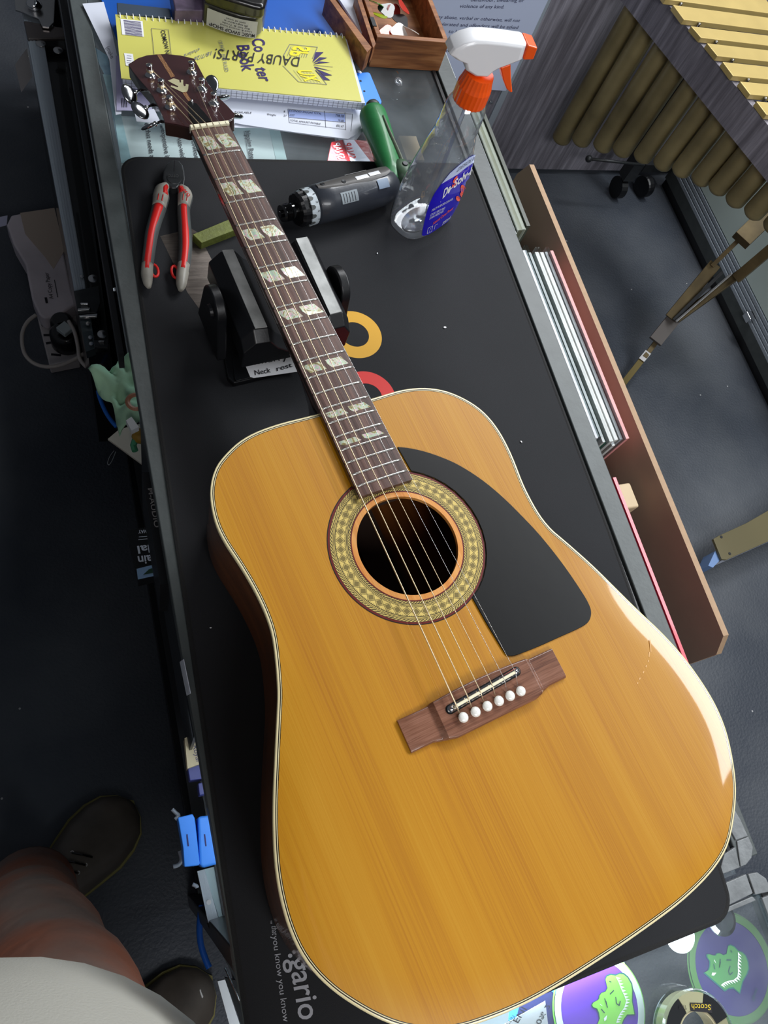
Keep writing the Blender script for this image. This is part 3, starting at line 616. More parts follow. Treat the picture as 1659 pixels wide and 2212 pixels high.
p = Print(); p.poly([h(622, 237), h(745, 247), h(746, 264), (h(624, 253))]); p.build(mat('pale_blue_tint', rgb(150, 166, 214), .7), inv, 'tinted_band', lift=(0, 0, .0001))
# yellow spiral notebook
nb = empty('spiral_notebook', at(500, 130, 0)); tag(nb, 'yellow spiral bound notebook with writing on its cover above the guitar headstock', 'notebook')
NZ = .030
q = [(262, 172), (770, 232), (790, 238), (784, 218), (748, 80), (248, 36)]
mb = MB(); mb.prism([at(x, y + 2, NZ - .0012) for x, y in ((265, 170), (789, 221), (748, 80), (251, 36))], (0, 0, -.011)); pages = mb.build('pages', M['paper'], nb)
p = Print()
fa, fb_ = at(265, 172, NZ - .0012), at(789, 223, NZ - .0012)
for k in range(46):
    a = fa.lerp(fb_, (k + .5) / 46) + Vector((0, -.0003, 0)); p.poly([a, a + Vector((.0005, 0, 0)), a + Vector((.0005, 0, -.011)), a + Vector((0, 0, -.011))])
for z in (.004, .008):
    p.poly([fa + Vector((0, -.0003, -z)), fb_ + Vector((0, -.0003, -z)), fb_ + Vector((0, -.0003, -z - .0004)), fa + Vector((0, -.0003, -z - .0004))])
p.build(M['grey_ink'], nb, 'ruled_grid', lift=(0, 0, 0))
def cover_mat():
    m, t, b = nt('yellow_card_cover'); L = t.links.new; tc = t.nodes.new('ShaderNodeTexCoord'); mp = t.nodes.new('ShaderNodeMapping'); mp.inputs['Scale'].default_value = (260, 260, 260); L(tc.outputs['Object'], mp.inputs[0])
    w = t.nodes.new('ShaderNodeTexBrick'); w.inputs['Scale'].default_value = 1; w.inputs['Mortar Size'].default_value = .08; w.inputs['Color1'].default_value = rgb(226, 222, 120); w.inputs['Color2'].default_value = rgb(220, 216, 112); w.inputs['Mortar'].default_value = rgb(204, 200, 100); L(mp.outputs[0], w.inputs['Vector']); L(w.outputs[0], b.inputs['Base Color']); setp(b, rough=.3, coat=.3); return m
mb = MB(); mb.prism([at(x, y, NZ) for x, y in ((262, 169), (781, 219), (745, 78), (249, 31))], (0, 0, -.0010)); cover = mb.build('cover', cover_mat(), nb)
h = H(NZ + .0003)
p = Print()
p.text('Co', h(543, 84), h(551, 113), h(569, 82), bold=.02); p.text('ter', h(550, 146), h(562, 176), h(577, 146), bold=.02); p.text('B', h(511, 97), h(515, 111), h(537, 96), bold=.02); p.text('ook', h(514, 113), h(524, 155), h(541, 110), bold=.02)
for a, b, c in (((682, 113), (699, 113), (675, 135)), ((690, 124), (707, 125), (676, 137)), ((690, 133), (713, 135), (677, 139)), ((679, 144), (718, 154), (680, 147)), ((681, 148), (718, 163), (700, 164)), ((680, 151), (714, 174), (699, 173))): p.poly([h(*a), h(*b), h(*c)])
p.line(h(677, 141), h(719, 145), .0006)
p.build(M['navy'], cover)
p = Print()
for a, b in (((626, 96), (686, 102)), ((626, 96), (612, 121)), ((686, 102), (675, 127)), ((611, 142), (645, 177)), ((645, 177), (706, 183)), ((706, 183), (682, 151))): p.line(h(*a), h(*b), .0008)
for k in range(9): p.line(h(629 + k * 5, 101 + k * .5), h(621 + k * 5, 121 + k * .5), .0005)
for k in range(7): p.line(h(634 + k * 7, 152 + k), h(652 + k * 7, 175 + k), .0004)
p.build(M['grey_ink'], cover)
p = Print(); p.text('SP', h(671, 103), h(659, 124), h(636, 99), bold=.03); p.text('UX', h(640, 151), h(660, 176), h(672, 152), bold=.03); p.build(mat('bright_yellow_print', rgb(238, 222, 20), .5), cover, lift=(0, 0, .0004))
p = Print(); p.text('DAUBY PARTS!', h(650, 125), h(466, 106), h(646, 145)); p.text('COMOW N', h(347, 66), h(358, 117), h(356, 65), bold=.02); p.build(M['ink'], cover, 'handwriting', lift=(0, 0, .0006))
p = Print(); p.text('18/7/26', h(460, 110), h(420, 124), h(458, 119)); p.text('chalara', h(432, 104), h(398, 118), h(430, 112)); p.text('120 PAGE', h(471, 88), h(478, 112), h(479, 87)); p.text('FINE RULED', h(478, 118), h(486, 156), h(486, 117)); p.build(M['grey_ink'], cover, 'pencil_note', lift=(0, 0, .0005))
for q_ in (((260, 41), (308, 46), (311, 80), (264, 75)), ((268, 115), (287, 117), (291, 145), (272, 142))): p = Print(); p.poly([h(*a) for a in q_]); p.build(M['white'], cover, 'sticker')
p = Print()
for k in range(14): p.line(h(267 + k * .3, 45 + k * 2.3), h(304 + k * .3, 49 + k * 2.3), .0007 if k % 3 else .0011)
for k in range(4): p.line(h(274, 121 + k * 5), h(284, 122 + k * 5), .0005)
for a, b in (((327, 62), (333, 118)), ((364, 65), (370, 120)), ((327, 62), (364, 65))): p.line(h(*a), h(*b), .0005)
p.build(M['navy'], cover, 'barcode', lift=(0, 0, .0006))
a, b = at(252, 33, NZ), at(744, 78, NZ); wire = MB(); N = 38
for k in range(N):
    c = a.lerp(b, (k + .5) / N); wire.tube([c + Vector((0, -.0052 * math.cos(t), -.004 + .0068 * math.sin(t))) for t in [i * 2 * math.pi / 10 for i in range(11)]], .0007, 5)
wire.build('spiral_wire', M['white'], nb, smooth=True); keep(nb)
# blue plate under the notebook end
g = empty('plastic_clip', at(790, 190, .01)); tag(g, 'small bright blue plastic plate with two holes beside the notebook end', 'plate')
mb = MB(); mb.prism([at(x, y, .014) for x, y in ((764, 157), (795, 155), (800, 158), (825, 219), (822, 224), (780, 227), (776, 215))], (0, 0, -.010)); mb.build('plate', M['sky_blue'], g, bevel=.0015)
for x, y in ((779, 175), (787, 197)):
    mb = MB(); mb.lathe([(.0016, 0), (.0016, .0004)], at(x, y, .0141), n=12, cap=True); mb.build('hole', M['ink'], g)
mb = MB(); mb.tube([at(771, 151, .012), at(779, 157, .018)], .0016, 8); mb.build('pin', M['white'], g, smooth=True); keep(g)
# grey case and cream tin behind the notebook
mb = MB(); mb.prism([at(x, y, .030) for x, y in ((252, 5), (366, 18), (370, 38), (254, 30))], (0, 0, -.02)); o = mb.build('grey_sleeve', mat('slate_plastic', rgb(56, 70, 86), .4), None, bevel=.001); tag(o, 'slate grey flat plastic sleeve behind the notebook spiral', 'sleeve')
g = empty('cream_tin', at(410, 20, 0)); tag(g, 'cream and violet worn box behind the notebook next to the dispenser', 'box')
mb = MB(); mb.prism([at(x, y, .045) for x, y in ((366, -40), (470, -40), (470, 22), (378, 22))], (0, 0, -.020)); mb.build('lid', mat('violet_worn_tin', rgb(104, 88, 112), .4, vary=.4, vscale=60), g, bevel=.002)
mb = MB(); mb.prism([at(x, y, .030) for x, y in ((366, -30), (474, -30), (474, 40), (380, 42))], (0, 0, -.018)); mb.build('body', mat('cream_tin_side', rgb(140, 128, 96), .45), g, bevel=.001); keep(g)
# black stamp box with the shop label
g = empty('stamp_dispenser', at(500, 40, 0)); tag(g, 'glossy black lidded dispenser with a printed address label resting on the notebook', 'dispenser')
ax = [(436, 22), (438, 49), (470, 62), (515, 76), (550, 82), (562, 76), (570, 60), (573, 30), (572, -60), (440, -60)]
mb = MB(); mb.prism([at(x, y, NZ + .002) for x, y in ax], (0, 0, .028)); mb.build('base', mat('translucent_grey_base', rgb(58, 58, 52), .3, coat=.6), g, bevel=.003, seg=3)
mb = MB(); mb.prism([at(x, y, NZ + .031) for x, y in ((434, -60), (576, -60), (575, 24), (568, 46), (545, 44), (480, 24), (438, 8))], (0, 0, .020)); mb.build('lid', M['black'], g, bevel=.006, seg=4)
fr_ = [at(x, y, NZ + .003) for x, y in ((446, 51.5), (470, 61), (492, 68.5), (515, 75), (535, 78.8), (553, 81))]
nrm = (fr_[-1] - fr_[0]).cross(Vector((0, 0, 1))).normalized(); nrm = nrm if nrm.y < 0 else -nrm
fr_ = catmull([q_ + nrm * .0022 for q_ in fr_], 3); up = Vector((0, 0, .0235))
mb = MB(); mb.loft([fr_, [q_ + up for q_ in fr_]], cap=False, closed=False); mb.build('address_label', mat('grey_label_paper', rgb(190, 190, 194), .6), g)
def lab(u, v, o=.0004):
    t_ = min(max(u, 0), .999) * (len(fr_) - 1); k_ = int(t_); return fr_[k_].lerp(fr_[k_ + 1], t_ - k_) + up * v + nrm * o
def ltext(s_, u0, u1, v, h_, b_=0):
    p_ = Print(); p_.text(s_, Vector((u0, v, 0)), Vector((u1, v, 0)), Vector((u0, v - h_, 0)), bold=b_); p.add([lab(w_.x, w_.y) for w_ in p_.v], p_.f)
p = Print(); ltext('MUSIC SWOP SHOP', .96, .06, .25, .19, .02)
for k, s_ in enumerate(('Used & second hand', 'Buy Sell & Trade', 'Repairs', 'open all week')): ltext(s_, .88 - .05 * k, .25 + .03 * k, .42 + .15 * k, .10)
p.build(M['ink'], g, lift=(0, 0, 0)); keep(g)
# wooden pick box
BX0, BX1, BY0, BY1, BH = .449, .5615, .962, 1.125, .047
wm = wood('worn_box_wood', rgb(92, 54, 30), rgb(140, 88, 50), rgb(176, 122, 76), axis=(12, 90, 90), rough=.5)
g = empty('wooden_box', ((BX0 + BX1) / 2, BY0, 0)); tag(g, 'small worn wooden box with open lid holding guitar picks', 'box')
for c, s, nme in ((((BX0 + BX1) / 2, BY0 + .004, BH / 2), (BX1 - BX0, .008, BH), 'front_wall'), (((BX0 + BX1) / 2, BY1, BH / 2), (BX1 - BX0, .008, BH), 'rear_wall'), ((BX0 + .004, (BY0 + BY1) / 2 + .002, BH / 2), (.008, BY1 - BY0 - .012, BH), 'side_wall'), ((BX1 - .004, (BY0 + BY1) / 2 + .002, BH / 2), (.008, BY1 - BY0 - .012, BH), 'side_wall'), (((BX0 + BX1) / 2, (BY0 + BY1) / 2, .004), (BX1 - BX0 - .014, BY1 - BY0 - .010, .006), 'bottom')):
    mb = MB(); mb.box(c, s); mb.build(nme, wm, g, bevel=.0012)
for q_, z_, d_, nm_, m_ in ((((704, -12), (716, -12), (803, 102), (793, 113)), .047, .030, 'lid_rim', wm), (((768, -12), (778, -12), (812, 94), (806, 104)), .046, .024, 'lid_rim', wm), (((712, -12), (772, -12), (808, 100), (796, 108)), .024, .004, 'lid_panel', wm), (((726, -12), (766, -12), (790, 68), (781, 72)), .030, .004, 'lid_papers', M['paper'])):
    mb = MB(); mb.prism([at(x_, y_, z_) for x_, y_ in q_], (0, 0, -d_)); mb.build(nm_, m_, g, bevel=.0006)
mb = MB(); mb.box((BX0 + .002, BY0 + .03, BH - .002), (.006, .018, .006)); mb.build('hinge', M['dark_metal'], g); keep(g)
pc = [((838, 72), rgb(226, 74, 40), 'orange guitar pick nearest the front wall of the wooden box'), ((862, 68), rgb(236, 234, 230), 'white guitar pick propped beside the orange one'), ((888, 66), rgb(236, 232, 224), 'broad white guitar pick in the front corner of the box'), ((866, 44), rgb(34, 32, 34), 'black guitar pick with pale lettering in the box'), ((836, 22), rgb(32, 34, 34), 'glossy black guitar pick towards the back of the box'), ((812, 8), rgb(72, 150, 44), 'green guitar pick at the back of the wooden box'), ((852, 26), rgb(120, 34, 30), 'dark red guitar pick under the black ones'), ((820, 34), rgb(170, 190, 40), 'lime guitar pick by the hinge side of the box'), ((870, 14), rgb(190, 60, 50), 'red guitar pick by the rear wall of the box')]
for k, ((x, y), c, lab_) in enumerate(pc):
    q = at(x, y, .030 + .003 * (k % 3)); mb = MB(); r_ = .0125
    q.x = min(max(q.x, BX0 + .024), BX1 - .024); q.y = min(max(q.y, BY0 + .026), BY1 - .022)
    tri = [Vector((math.cos(t) * r_ * (1 + .16 * math.cos(3 * t)), math.sin(t) * r_ * (1 + .16 * math.cos(3 * t)), 0)) for t in [2 * math.pi * j / 24 for j in range(24)]]
    mb.prism(tri, (0, 0, .001)); o = mb.build('guitar_pick', mat('pick_colour%d' % k, c, .3, coat=.5), None, bevel=.0003); o.location = q; o.rotation_euler = (random.uniform(-.35, .35) + .3, random.uniform(-.25, .25), random.uniform(0, 3)); tag(o, lab_, 'guitar pick', 'guitar picks in the wooden box')
# clear drop tag
g = empty('glass_drop', at(861, 175, 0)); tag(g, 'tiny clear glass drop on the counter in front of the wooden box', 'pendant')
mb = MB(); mb.ball(at(861, 176, .005), (.006, .008, .004), 14); mb.build('drop', M['bottle'], g, smooth=True)
mb = MB(); mb.tube([at(861, 160, .006), at(857, 154, .006)], .0008, 6); mb.build('loop', M['chrome'], g); keep(g)
# ---- contents under the end glass
croc = lambda L: [L(*q) for q in ((440, 400), (450, 378), (480, 366), (515, 372), (545, 358), (575, 362), (605, 388), (632, 435), (638, 480), (636, 560), (655, 660), (600, 662), (575, 695), (560, 734), (380, 734), (398, 690), (392, 650), (378, 618), (348, 606), (340, 590), (350, 572), (380, 556), (392, 545), (396, 520), (412, 500), (440, 492), (455, 465), (446, 430))]
def croc_disc(name, label, c, R, z, L, bright, txt):
    g = empty(name, (c[0], c[1], z)); tag(g, label, 'disc', None)
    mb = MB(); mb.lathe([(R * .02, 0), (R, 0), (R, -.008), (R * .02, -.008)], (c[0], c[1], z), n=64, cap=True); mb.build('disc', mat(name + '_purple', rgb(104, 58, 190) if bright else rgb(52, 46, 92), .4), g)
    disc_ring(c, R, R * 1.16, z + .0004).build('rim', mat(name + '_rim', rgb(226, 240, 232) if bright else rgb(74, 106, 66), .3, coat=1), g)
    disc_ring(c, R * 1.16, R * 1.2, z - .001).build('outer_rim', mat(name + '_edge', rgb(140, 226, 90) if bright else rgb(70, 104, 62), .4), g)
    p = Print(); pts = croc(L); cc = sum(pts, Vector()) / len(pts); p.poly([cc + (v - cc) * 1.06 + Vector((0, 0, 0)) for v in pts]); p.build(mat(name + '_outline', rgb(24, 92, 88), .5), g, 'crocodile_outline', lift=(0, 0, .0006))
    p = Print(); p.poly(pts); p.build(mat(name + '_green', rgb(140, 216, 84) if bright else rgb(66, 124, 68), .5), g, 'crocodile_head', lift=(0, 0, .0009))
    p = Print(); jaw = [(528, 380), (548, 420), (566, 470), (590, 520), (604, 560), (590, 610), (560, 650), (540, 690), (530, 725)]
    for (xa, ya), (xb, yb) in zip(jaw, jaw[1:]):
        for k in range(2):
            fa_, fb2_ = k / 2, (k + 1) / 2; xm, ym = xa + (xb - xa) * (fa_ + fb2_) / 2, ya + (yb - ya) * (fa_ + fb2_) / 2
            p.poly([L(xa + (xb - xa) * fa_ - 12, ya + (yb - ya) * fa_), L(xa + (xb - xa) * fb2_ - 12, ya + (yb - ya) * fb2_), L(xm + 20, ym)])
    p.poly([L(395, 580), L(420, 600), L(400, 590)]); p.poly([L(425, 690), L(450, 665), L(445, 700), (L(430, 712))]); p.build(M['white'], g, 'crocodile_teeth', lift=(0, 0, .0013))
    p = Print()
    for a_, b_ in (((513, 530), (520, 580)), ((520, 580), (540, 595)), ((540, 595), (548, 560)), ((470, 510), (500, 480)), ((440, 560), (452, 610)), ((465, 412), (480, 420)), ((430, 540), (450, 600)), ((405, 620), (430, 650))): p.line(L(*a_), L(*b_), .0009)
    p.text(txt, L(745, 640), L(735, 530), L(770, 636)); p.build(mat(name + '_ink', rgb(22, 60, 70), .5), g, 'crocodile_lines', lift=(0, 0, .0016)); keep(g)
Lf = lambda u, v: at(1180 + u * .2887, 2000 + v * .2887, -.02)
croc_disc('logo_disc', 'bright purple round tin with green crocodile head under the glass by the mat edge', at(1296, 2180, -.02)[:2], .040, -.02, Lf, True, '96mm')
c2 = at(1575, 2092, -.10); cc_ = at(1180 + 520 * .2887, 2000 + 550 * .2887, -.02)
def Lg(u, v):
    q = Lf(u, v) - cc_; a = -.62; s = 1.12
    return Vector((c2.x + (q.x * math.cos(a) - q.y * math.sin(a)) * s, c2.y + (q.x * math.sin(a) + q.y * math.cos(a)) * s, -.10))
croc_disc('logo_disc', 'dull reflection of the crocodile tin built as a disc lower under the scratched glass', (c2.x + .004, c2.y), .046, -.10, Lg, False, '96mm')  # mirror image of the first tin, built as a disc in dimmed colours
g = empty('blue_tin', at(1200, 2190, -.02)); tag(g, 'small blue rimmed tin under the glass beside the handwritten card', 'tin')
mb = MB(); mb.lathe([(.001, 0), (.028, 0), (.028, -.01)], at(1172, 2206, -.022), n=40); mb.build('lid', mat('navy_lid', rgb(36, 40, 90), .4), g)
disc_ring(at(1172, 2206, -.022)[:2], .0255, .034, -.0215).build('rim', M['sky_blue'], g); p = Print(); p.text('0mm', at(1206, 2204, -.021), at(1202, 2180, -.021), at(1214, 2203, -.021)); p.build(M['ink'], g); keep(g)
o = sheet('handwritten_card', [(1085, 2215), (1178, 2162), (1186, 2230), (1085, 2230)], -.010, M['white'], 'white card with black handwriting under the glass below the guitar')
p = Print(); h = H(-.0097); p.text('ENI', h(1118, 2212), h(1138, 2180), h(1106, 2206)); p.text('40% 2', h(1150, 2222), h(1180, 2168), h(1160, 2226)); p.text('CLIN', h(1098, 2216), h(1112, 2196), h(1092, 2212)); p.build(M['ink'], o, 'handwriting')
mb = MB(); mb.tube([at(1236, 2130, -.03), at(1262, 2215, -.03)], .006, 14); o = mb.build('clear_tube', M['bottle'], None, smooth=True); tag(o, 'clear plastic tube lying under the glass between the tins', 'tube')
for k, (x, y) in enumerate(((1470, 2020), (1560, 1985))):
    mb = MB(); mb.lathe([(.001, .001), (.012, .002), (.016, .0), (.016, -.002)], at(x, y, -.018), n=32); o = mb.build('spot_lamp', em if k == 0 else M['chrome'], None); tag(o, ['round glowing lamp under the glass at the mat edge', 'round ribbed metal lamp cup at the mat corner, unlit'][k], 'lamp')
# tape roll
TR = at(1492, 2232, .006); g = empty('tape_roll', TR); tag(g, 'clear adhesive tape roll with black and cream core label on the glass', 'tape')
mb = MB(); mb.lathe([(.0205, 0), (.036, 0), (.037, .003), (.037, .016), (.036, .019), (.0205, .019)], (TR.x, TR.y, .001), n=64); mb.build('film', pane_glass('tape_film', tint=(.82, .86, .84, 1), refl=2.5, rough=.12), g, smooth=False)
mb = MB(); mb.lathe([(.019, .001), (.0335, .001), (.0335, .0175), (.019, .0175), (.019, .001)], (TR.x, TR.y, .001), n=64)
mb.build('core', mat('tape_core', rgb(196, 186, 150), .5), g)
def sector(a0, a1, r0, r1, z, m, nm):
    m_ = MB(); n = 14; A_ = [math.radians(a0 + (a1 - a0) * k / n) for k in range(n + 1)]
    m_.poly([Vector((TR.x + math.cos(a) * r1, TR.y + math.sin(a) * r1, z)) for a in A_] + [Vector((TR.x + math.cos(a) * r0, TR.y + math.sin(a) * r0, z)) for a in A_[::-1]]); m_.build(nm, m, g)
sector(105, 178, .021, .0345, .0195, M['ink'], 'label_black'); sector(58, 104, .021, .0345, .0195, mat('label_cream', rgb(226, 216, 176), .5), 'label_cream'); sector(8, 57, .021, .0345, .0195, M['ink'], 'label_black')
h = H(.0199); p = Print(); p.poly([h(1490, 2166), h(1537, 2168), h(1538, 2188), h(1492, 2184)]); p.build(M['ink'], g, 'label_patch')
p = Print(); p.text('Scotch', h(1535, 2170), h(1493, 2168), h(1535, 2182)); p.build(mat('label_yellow', rgb(236, 208, 60), .5), g, lift=(0, 0, .0006)); p = Print(); p.text('Tape', h(1482, 2171), h(1466, 2173), h(1483, 2180)); p.build(M['ink'], g, lift=(0, 0, .0006)); keep(g)
# grey tiled edging strips at the counter corner
tl = mat('grey_scuffed_tile', rgb(122, 126, 128), .35, vary=.25, vscale=50, bump=.15)
for k, (tiles, lab_) in enumerate((([[(1585, 1745), (1600, 1770), (1616, 1806), (1590, 1815), (1560, 1760)], [(1592, 1817), (1617, 1807), (1627, 1830), (1624, 1853), (1612, 1868), (1600, 1873)], [(1565, 1845), (1589, 1829), (1599, 1874), (1552, 1892)]], 'upper grey tiled edging strip with rounded end poking out beside the guitar'),
                                 ([[(1557, 1912), (1612, 1888), (1627, 1930), (1570, 1958)], [(1616, 1888), (1636, 1884), (1655, 1897), (1668, 1925), (1632, 1933)], [(1566, 1962), (1626, 1936), (1634, 1945), (1570, 1972)], [(1646, 1940), (1672, 1930), (1690, 2000), (1672, 2010)]], 'lower grey tiled edging strip with rounded end at the mat corner'))):
    g = empty('tiled_edging', at(*tiles[0][0], 0)); tag(g, lab_, 'edging')
    for q in tiles: mb = MB(); mb.prism([at(x, y, .0035) for x, y in q], (0, 0, -.004)); mb.build('edging_segment', tl, g, bevel=.0008)
    keep(g)
# ================================================================== TOOLS ON THE MAT
# spray bottle
BC = Vector((.443, .676, 0)); BU = Vector((.85, .527, 0)).normalized(); BV = Vector((-BU.y, BU.x, 0))
g = empty('spray_bottle', BC); tag(g, 'clear plastic spray bottle with blue label and white and orange trigger head', 'bottle')
def srow(a, b, z, e=.55, n=40, c=BC):
    r = []
    for j in range(n):
        t = 2 * math.pi * j / n; ct, st = math.cos(t), math.sin(t)
        r.append(c + BU * a * math.copysign(abs(ct) ** e, ct) + BV * b * math.copysign(abs(st) ** e, st) + Vector((0, 0, z)))
    return r
prof = [(.038, .022, .0036, .8), (.045, .027, .006, .7), (.048, .030, .014, .7), (.049, .031, .04, .7), (.048, .030, .07, .7), (.044, .028, .095, .75), (.037, .0255, .118, .85), (.0315, .024, .133, .95), (.0290, .0235, .139, 1), (.0300, .0240, .144, 1), (.0280, .0230, .149, 1), (.0288, .0236, .155, 1), (.0275, .0230, .160, 1), (.0265, .0235, .167, 1), (.0215, .0205, .176, 1), (.0160, .0160, .181, 1), (.0155, .0155, .186, 1)]
prof = [(a, b, z * 1.07, e) for a, b, z, e in prof]
mb = MB(); mb.loft([srow(a, b, z, e) for a, b, z, e in prof], cap=True); body_m = MB()
bottle_body = mb.build('bottle_body', M['bottle'], g, smooth=True); s_ = bottle_body.modifiers.new('sub', 'SUBSURF'); s_.levels = 1; s_.render_levels = 1
mb = MB(); mb.loft([srow(.030, .016, z, 1) for z in (.0046, .0060)] , cap=True); mb.build('base_dimple', M['bottle'], g, smooth=True)
mb = MB(); mb.tube([BC + Vector((0, 0, .192)), BC + Vector((.001, 0, .12)), BC + BU * .008 + Vector((0, 0, .05)), BC + BU * .014 + Vector((0, 0, .010))], .0024, 10); mb.build('dip_tube', pane_glass('tube_plastic', tint=(.78, .82, .92, 1), refl=1.2, rough=.2), g, smooth=True)
mb = MB(); n_ = 48
mb.loft([[BC + Vector((math.cos(2 * math.pi * j / n_) * (r + (.0005 if j % 2 else 0)), math.sin(2 * math.pi * j / n_) * (r + (.0005 if j % 2 else 0)), z)) for j in range(n_)] for r, z in ((.0188, .1885), (.0192, .190), (.0190, .207), (.0175, .212), (.0155, .222))]); mb.build('collar', M['orange'], g)
hy = BC.y - .012
hb = [onp(972.4 + (u - 650) * .2652, 122.3 + (v - 235) * .2652, (0, hy, 0), (0, 1, 0)) for u, v in ((650, 235), (700, 272), (770, 302), (785, 365), (860, 412), (960, 418), (1010, 372), (1060, 342), (1150, 310), (1250, 270), (1285, 150), (1100, 125), (960, 112), (860, 112), (760, 142), (690, 185))]
def shell(pts, y0, y1, r):
    c = sum(pts, Vector()) / len(pts); S = lambda k, y: [Vector((c.x + (p.x - c.x) * k, y, c.z + (p.z - c.z) * k)) for p in pts]
    m_ = MB(); m_.loft([S(.86, y0), S(.97, y0 + r * .4), S(1, y0 + r), S(1, y1 - r), S(.97, y1 - r * .4), S(.86, y1)]); return m_
shell(hb, hy, hy + .024, .005).build('spray_head', M['white'], g, smooth=False, bevel=.001, angle=20)
nz = [onp(972.4 + (u - 650) * .2652, 122.3 + (v - 235) * .2652, (0, hy, 0), (0, 1, 0)) for u, v in ((1248, 272), (1287, 148), (1368, 172), (1332, 268))]
mb = MB(); mb.prism([p + Vector((0, .001, 0)) for p in nz], (0, .020, 0)); mb.build('nozzle', M['orange'], g, bevel=.0015)
tr = [onp(972.4 + (u - 650) * .2652, 122.3 + (v - 235) * .2652, (0, hy + .004, 0), (0, 1, 0)) for u, v in ((1062, 330), (1145, 300), (1148, 420), (1160, 532), (1140, 530), (1112, 505), (1082, 430))]
mb = MB(); mb.prism(tr, (0, .012, 0)); mb.build('trigger', M['orange'], g, bevel=.0015)
FP = BC - BV * .0325
LB = lambda u, v: onp(800 + u * .26522, 60 + v * .26522, FP, BV)
def front_depth(p):             # how far the bottle's front face stands off its axis beside point p
    q = p - BC; a = q.dot(BU); z = q.z
    for (a0, b0, z0, e0), (a1, b1, z1, e1) in zip(prof, prof[1:]):
        if z <= z1: break
    t = min(1, max(0, (z - z0) / max(1e-6, z1 - z0))); A_, B_, e = a0 + (a1 - a0) * t, b0 + (b1 - b0) * t, e0 + (e1 - e0) * t
    k = min(.985, abs(a / A_)); ct = k ** (1 / e); return B_ * math.sqrt(max(0, 1 - ct * ct)) ** e, A_
def curve_on(p, lift=0.0):      # wrap a flat label point onto the bottle's front face
    dr = (p - CAM); dist = .0325
    for _ in range(14):
        P0 = CAM + dr * (((BC - BV * dist) - CAM).dot(BV) / dr.dot(BV)); fd, A_ = front_depth(P0); dist = dist * .5 + fd * .5
    a = (P0 - BC).dot(BU); P0 = P0 - BU * (a - max(-A_ * .985, min(A_ * .985, a)))
    return P0 - BV * (.0009 + lift)
def patch(pts, m, name, lift=0.0, cuts=4):
    me = bpy.data.meshes.new(name); me.from_pydata([tuple(p) for p in pts], [], [list(range(len(pts)))]); bm = bmesh.new(); bm.from_mesh(me)
    bmesh.ops.triangulate(bm, faces=bm.faces); 
    for _ in range(cuts): bmesh.ops.subdivide_edges(bm, edges=[e for e in bm.edges if e.calc_length() > .004], cuts=1, use_grid_fill=True); bmesh.ops.triangulate(bm, faces=bm.faces)
    for v in bm.verts: v.co = curve_on(v.co.copy(), lift)
    bm.to_mesh(me); bm.free(); return link_mesh(name, me, m, g, smooth=True)
lb = [(415, 1685), (425, 1620), (450, 1510), (480, 1420), (520, 1340), (570, 1268), (640, 1180), (720, 1110), (800, 1050), (880, 1012), (884, 1035), (862, 1130), (830, 1280), (800, 1345), (765, 1425), (700, 1520), (620, 1580), (540, 1635), (470, 1680), (430, 1690)]
patch([LB(*q) for q in lb], mat('label_blue', rgb(32, 18, 190), .35, coat=.5), 'front_label', .0002)
patch([LB(*q) for q in ((572, 1266), (640, 1180), (720, 1110), (800, 1050), (880, 1012), (882, 1038), (862, 1075), (790, 1120), (700, 1190))], mat('label_pale_blue', rgb(196, 208, 240), .4), 'label_top_band', .0006)
def btext(items, m, name='printed_lettering'):
    p = Print()
    for s, a, b, c, bo in items: p.text(s, LB(*a), LB(*b), LB(*c), bold=bo)
    for q in items and [] or []: pass
    p.v = [curve_on(v, .0009) for v in p.v]; return p.build(m, g, name, lift=(0, 0, 0))
btext([('De', (577, 1385), (640, 1325), (592, 1312), .03), ('Solv-it', (668, 1300), (835, 1165), (680, 1235), .03), ('MULTI PURPOSE CLEANER', (490, 1490), (662, 1395), (496, 1470), 0), ('STICKY SPOT AND', (478, 1530), (598, 1468), (484, 1510), 0), ('STAIN REMOVER', (470, 1558), (585, 1495), (476, 1538), 0), ('750ml', (572, 1605), (640, 1548), (582, 1578), .01), ('-', (636, 1325), (662, 1300), (640, 1290), .03)], M['white'])
p = Print(); p.line(LB(562, 1412), LB(820, 1180), .0014, BV); p.line(LB(695, 1440), LB(740, 1398), .0010, BV)
for a, b in (((455, 1670), (462, 1625)), ((462, 1625), (500, 1605)), ((500, 1605), (492, 1650)), ((492, 1650), (455, 1670)), ((470, 1655), (488, 1620)), ((512, 1635), (520, 1600)), ((520, 1600), (540, 1590)), ((685, 1505), (712, 1440)), ((712, 1440), (716, 1480)), ((716, 1480), (685, 1505))): p.line(LB(*a), LB(*b), .0007, BV)
p.v = [curve_on(v, .0009) for v in p.v]; p.build(M['white'], g, 'label_marks', lift=(0, 0, 0))
btext([('Natural Citrus Power', (500, 1600), (665, 1470), (506, 1575), .01), ('S', (655, 1295), (690, 1265), (670, 1225), .05)], mat('label_orange', rgb(255, 96, 70), .4), 'orange_lettering')
p = Print()
for cx, cy, rx, ry in ((752, 1320, 22, 50), (706, 1384, 16, 22), (738, 1352, 14, 20)): p.poly([LB(cx + rx * math.cos(t) + .2 * ry * math.sin(t), cy + ry * math.sin(t)) for t in [2 * math.pi * j / 16 for j in range(16)]])
p.v = [curve_on(v, .0009) for v in p.v]; p.build(mat('label_fruit', rgb(255, 104, 84), .4), g, 'fruit_print', lift=(0, 0, 0))
p = Print(); p.text('DESOLV', LB(690, 1170), LB(835, 1065), LB(712, 1130)); p.v = [curve_on(v, .0012) for v in p.v]; p.build(M['grey_ink'], g, 'grey_lettering', lift=(0, 0, 0))
keep(g)
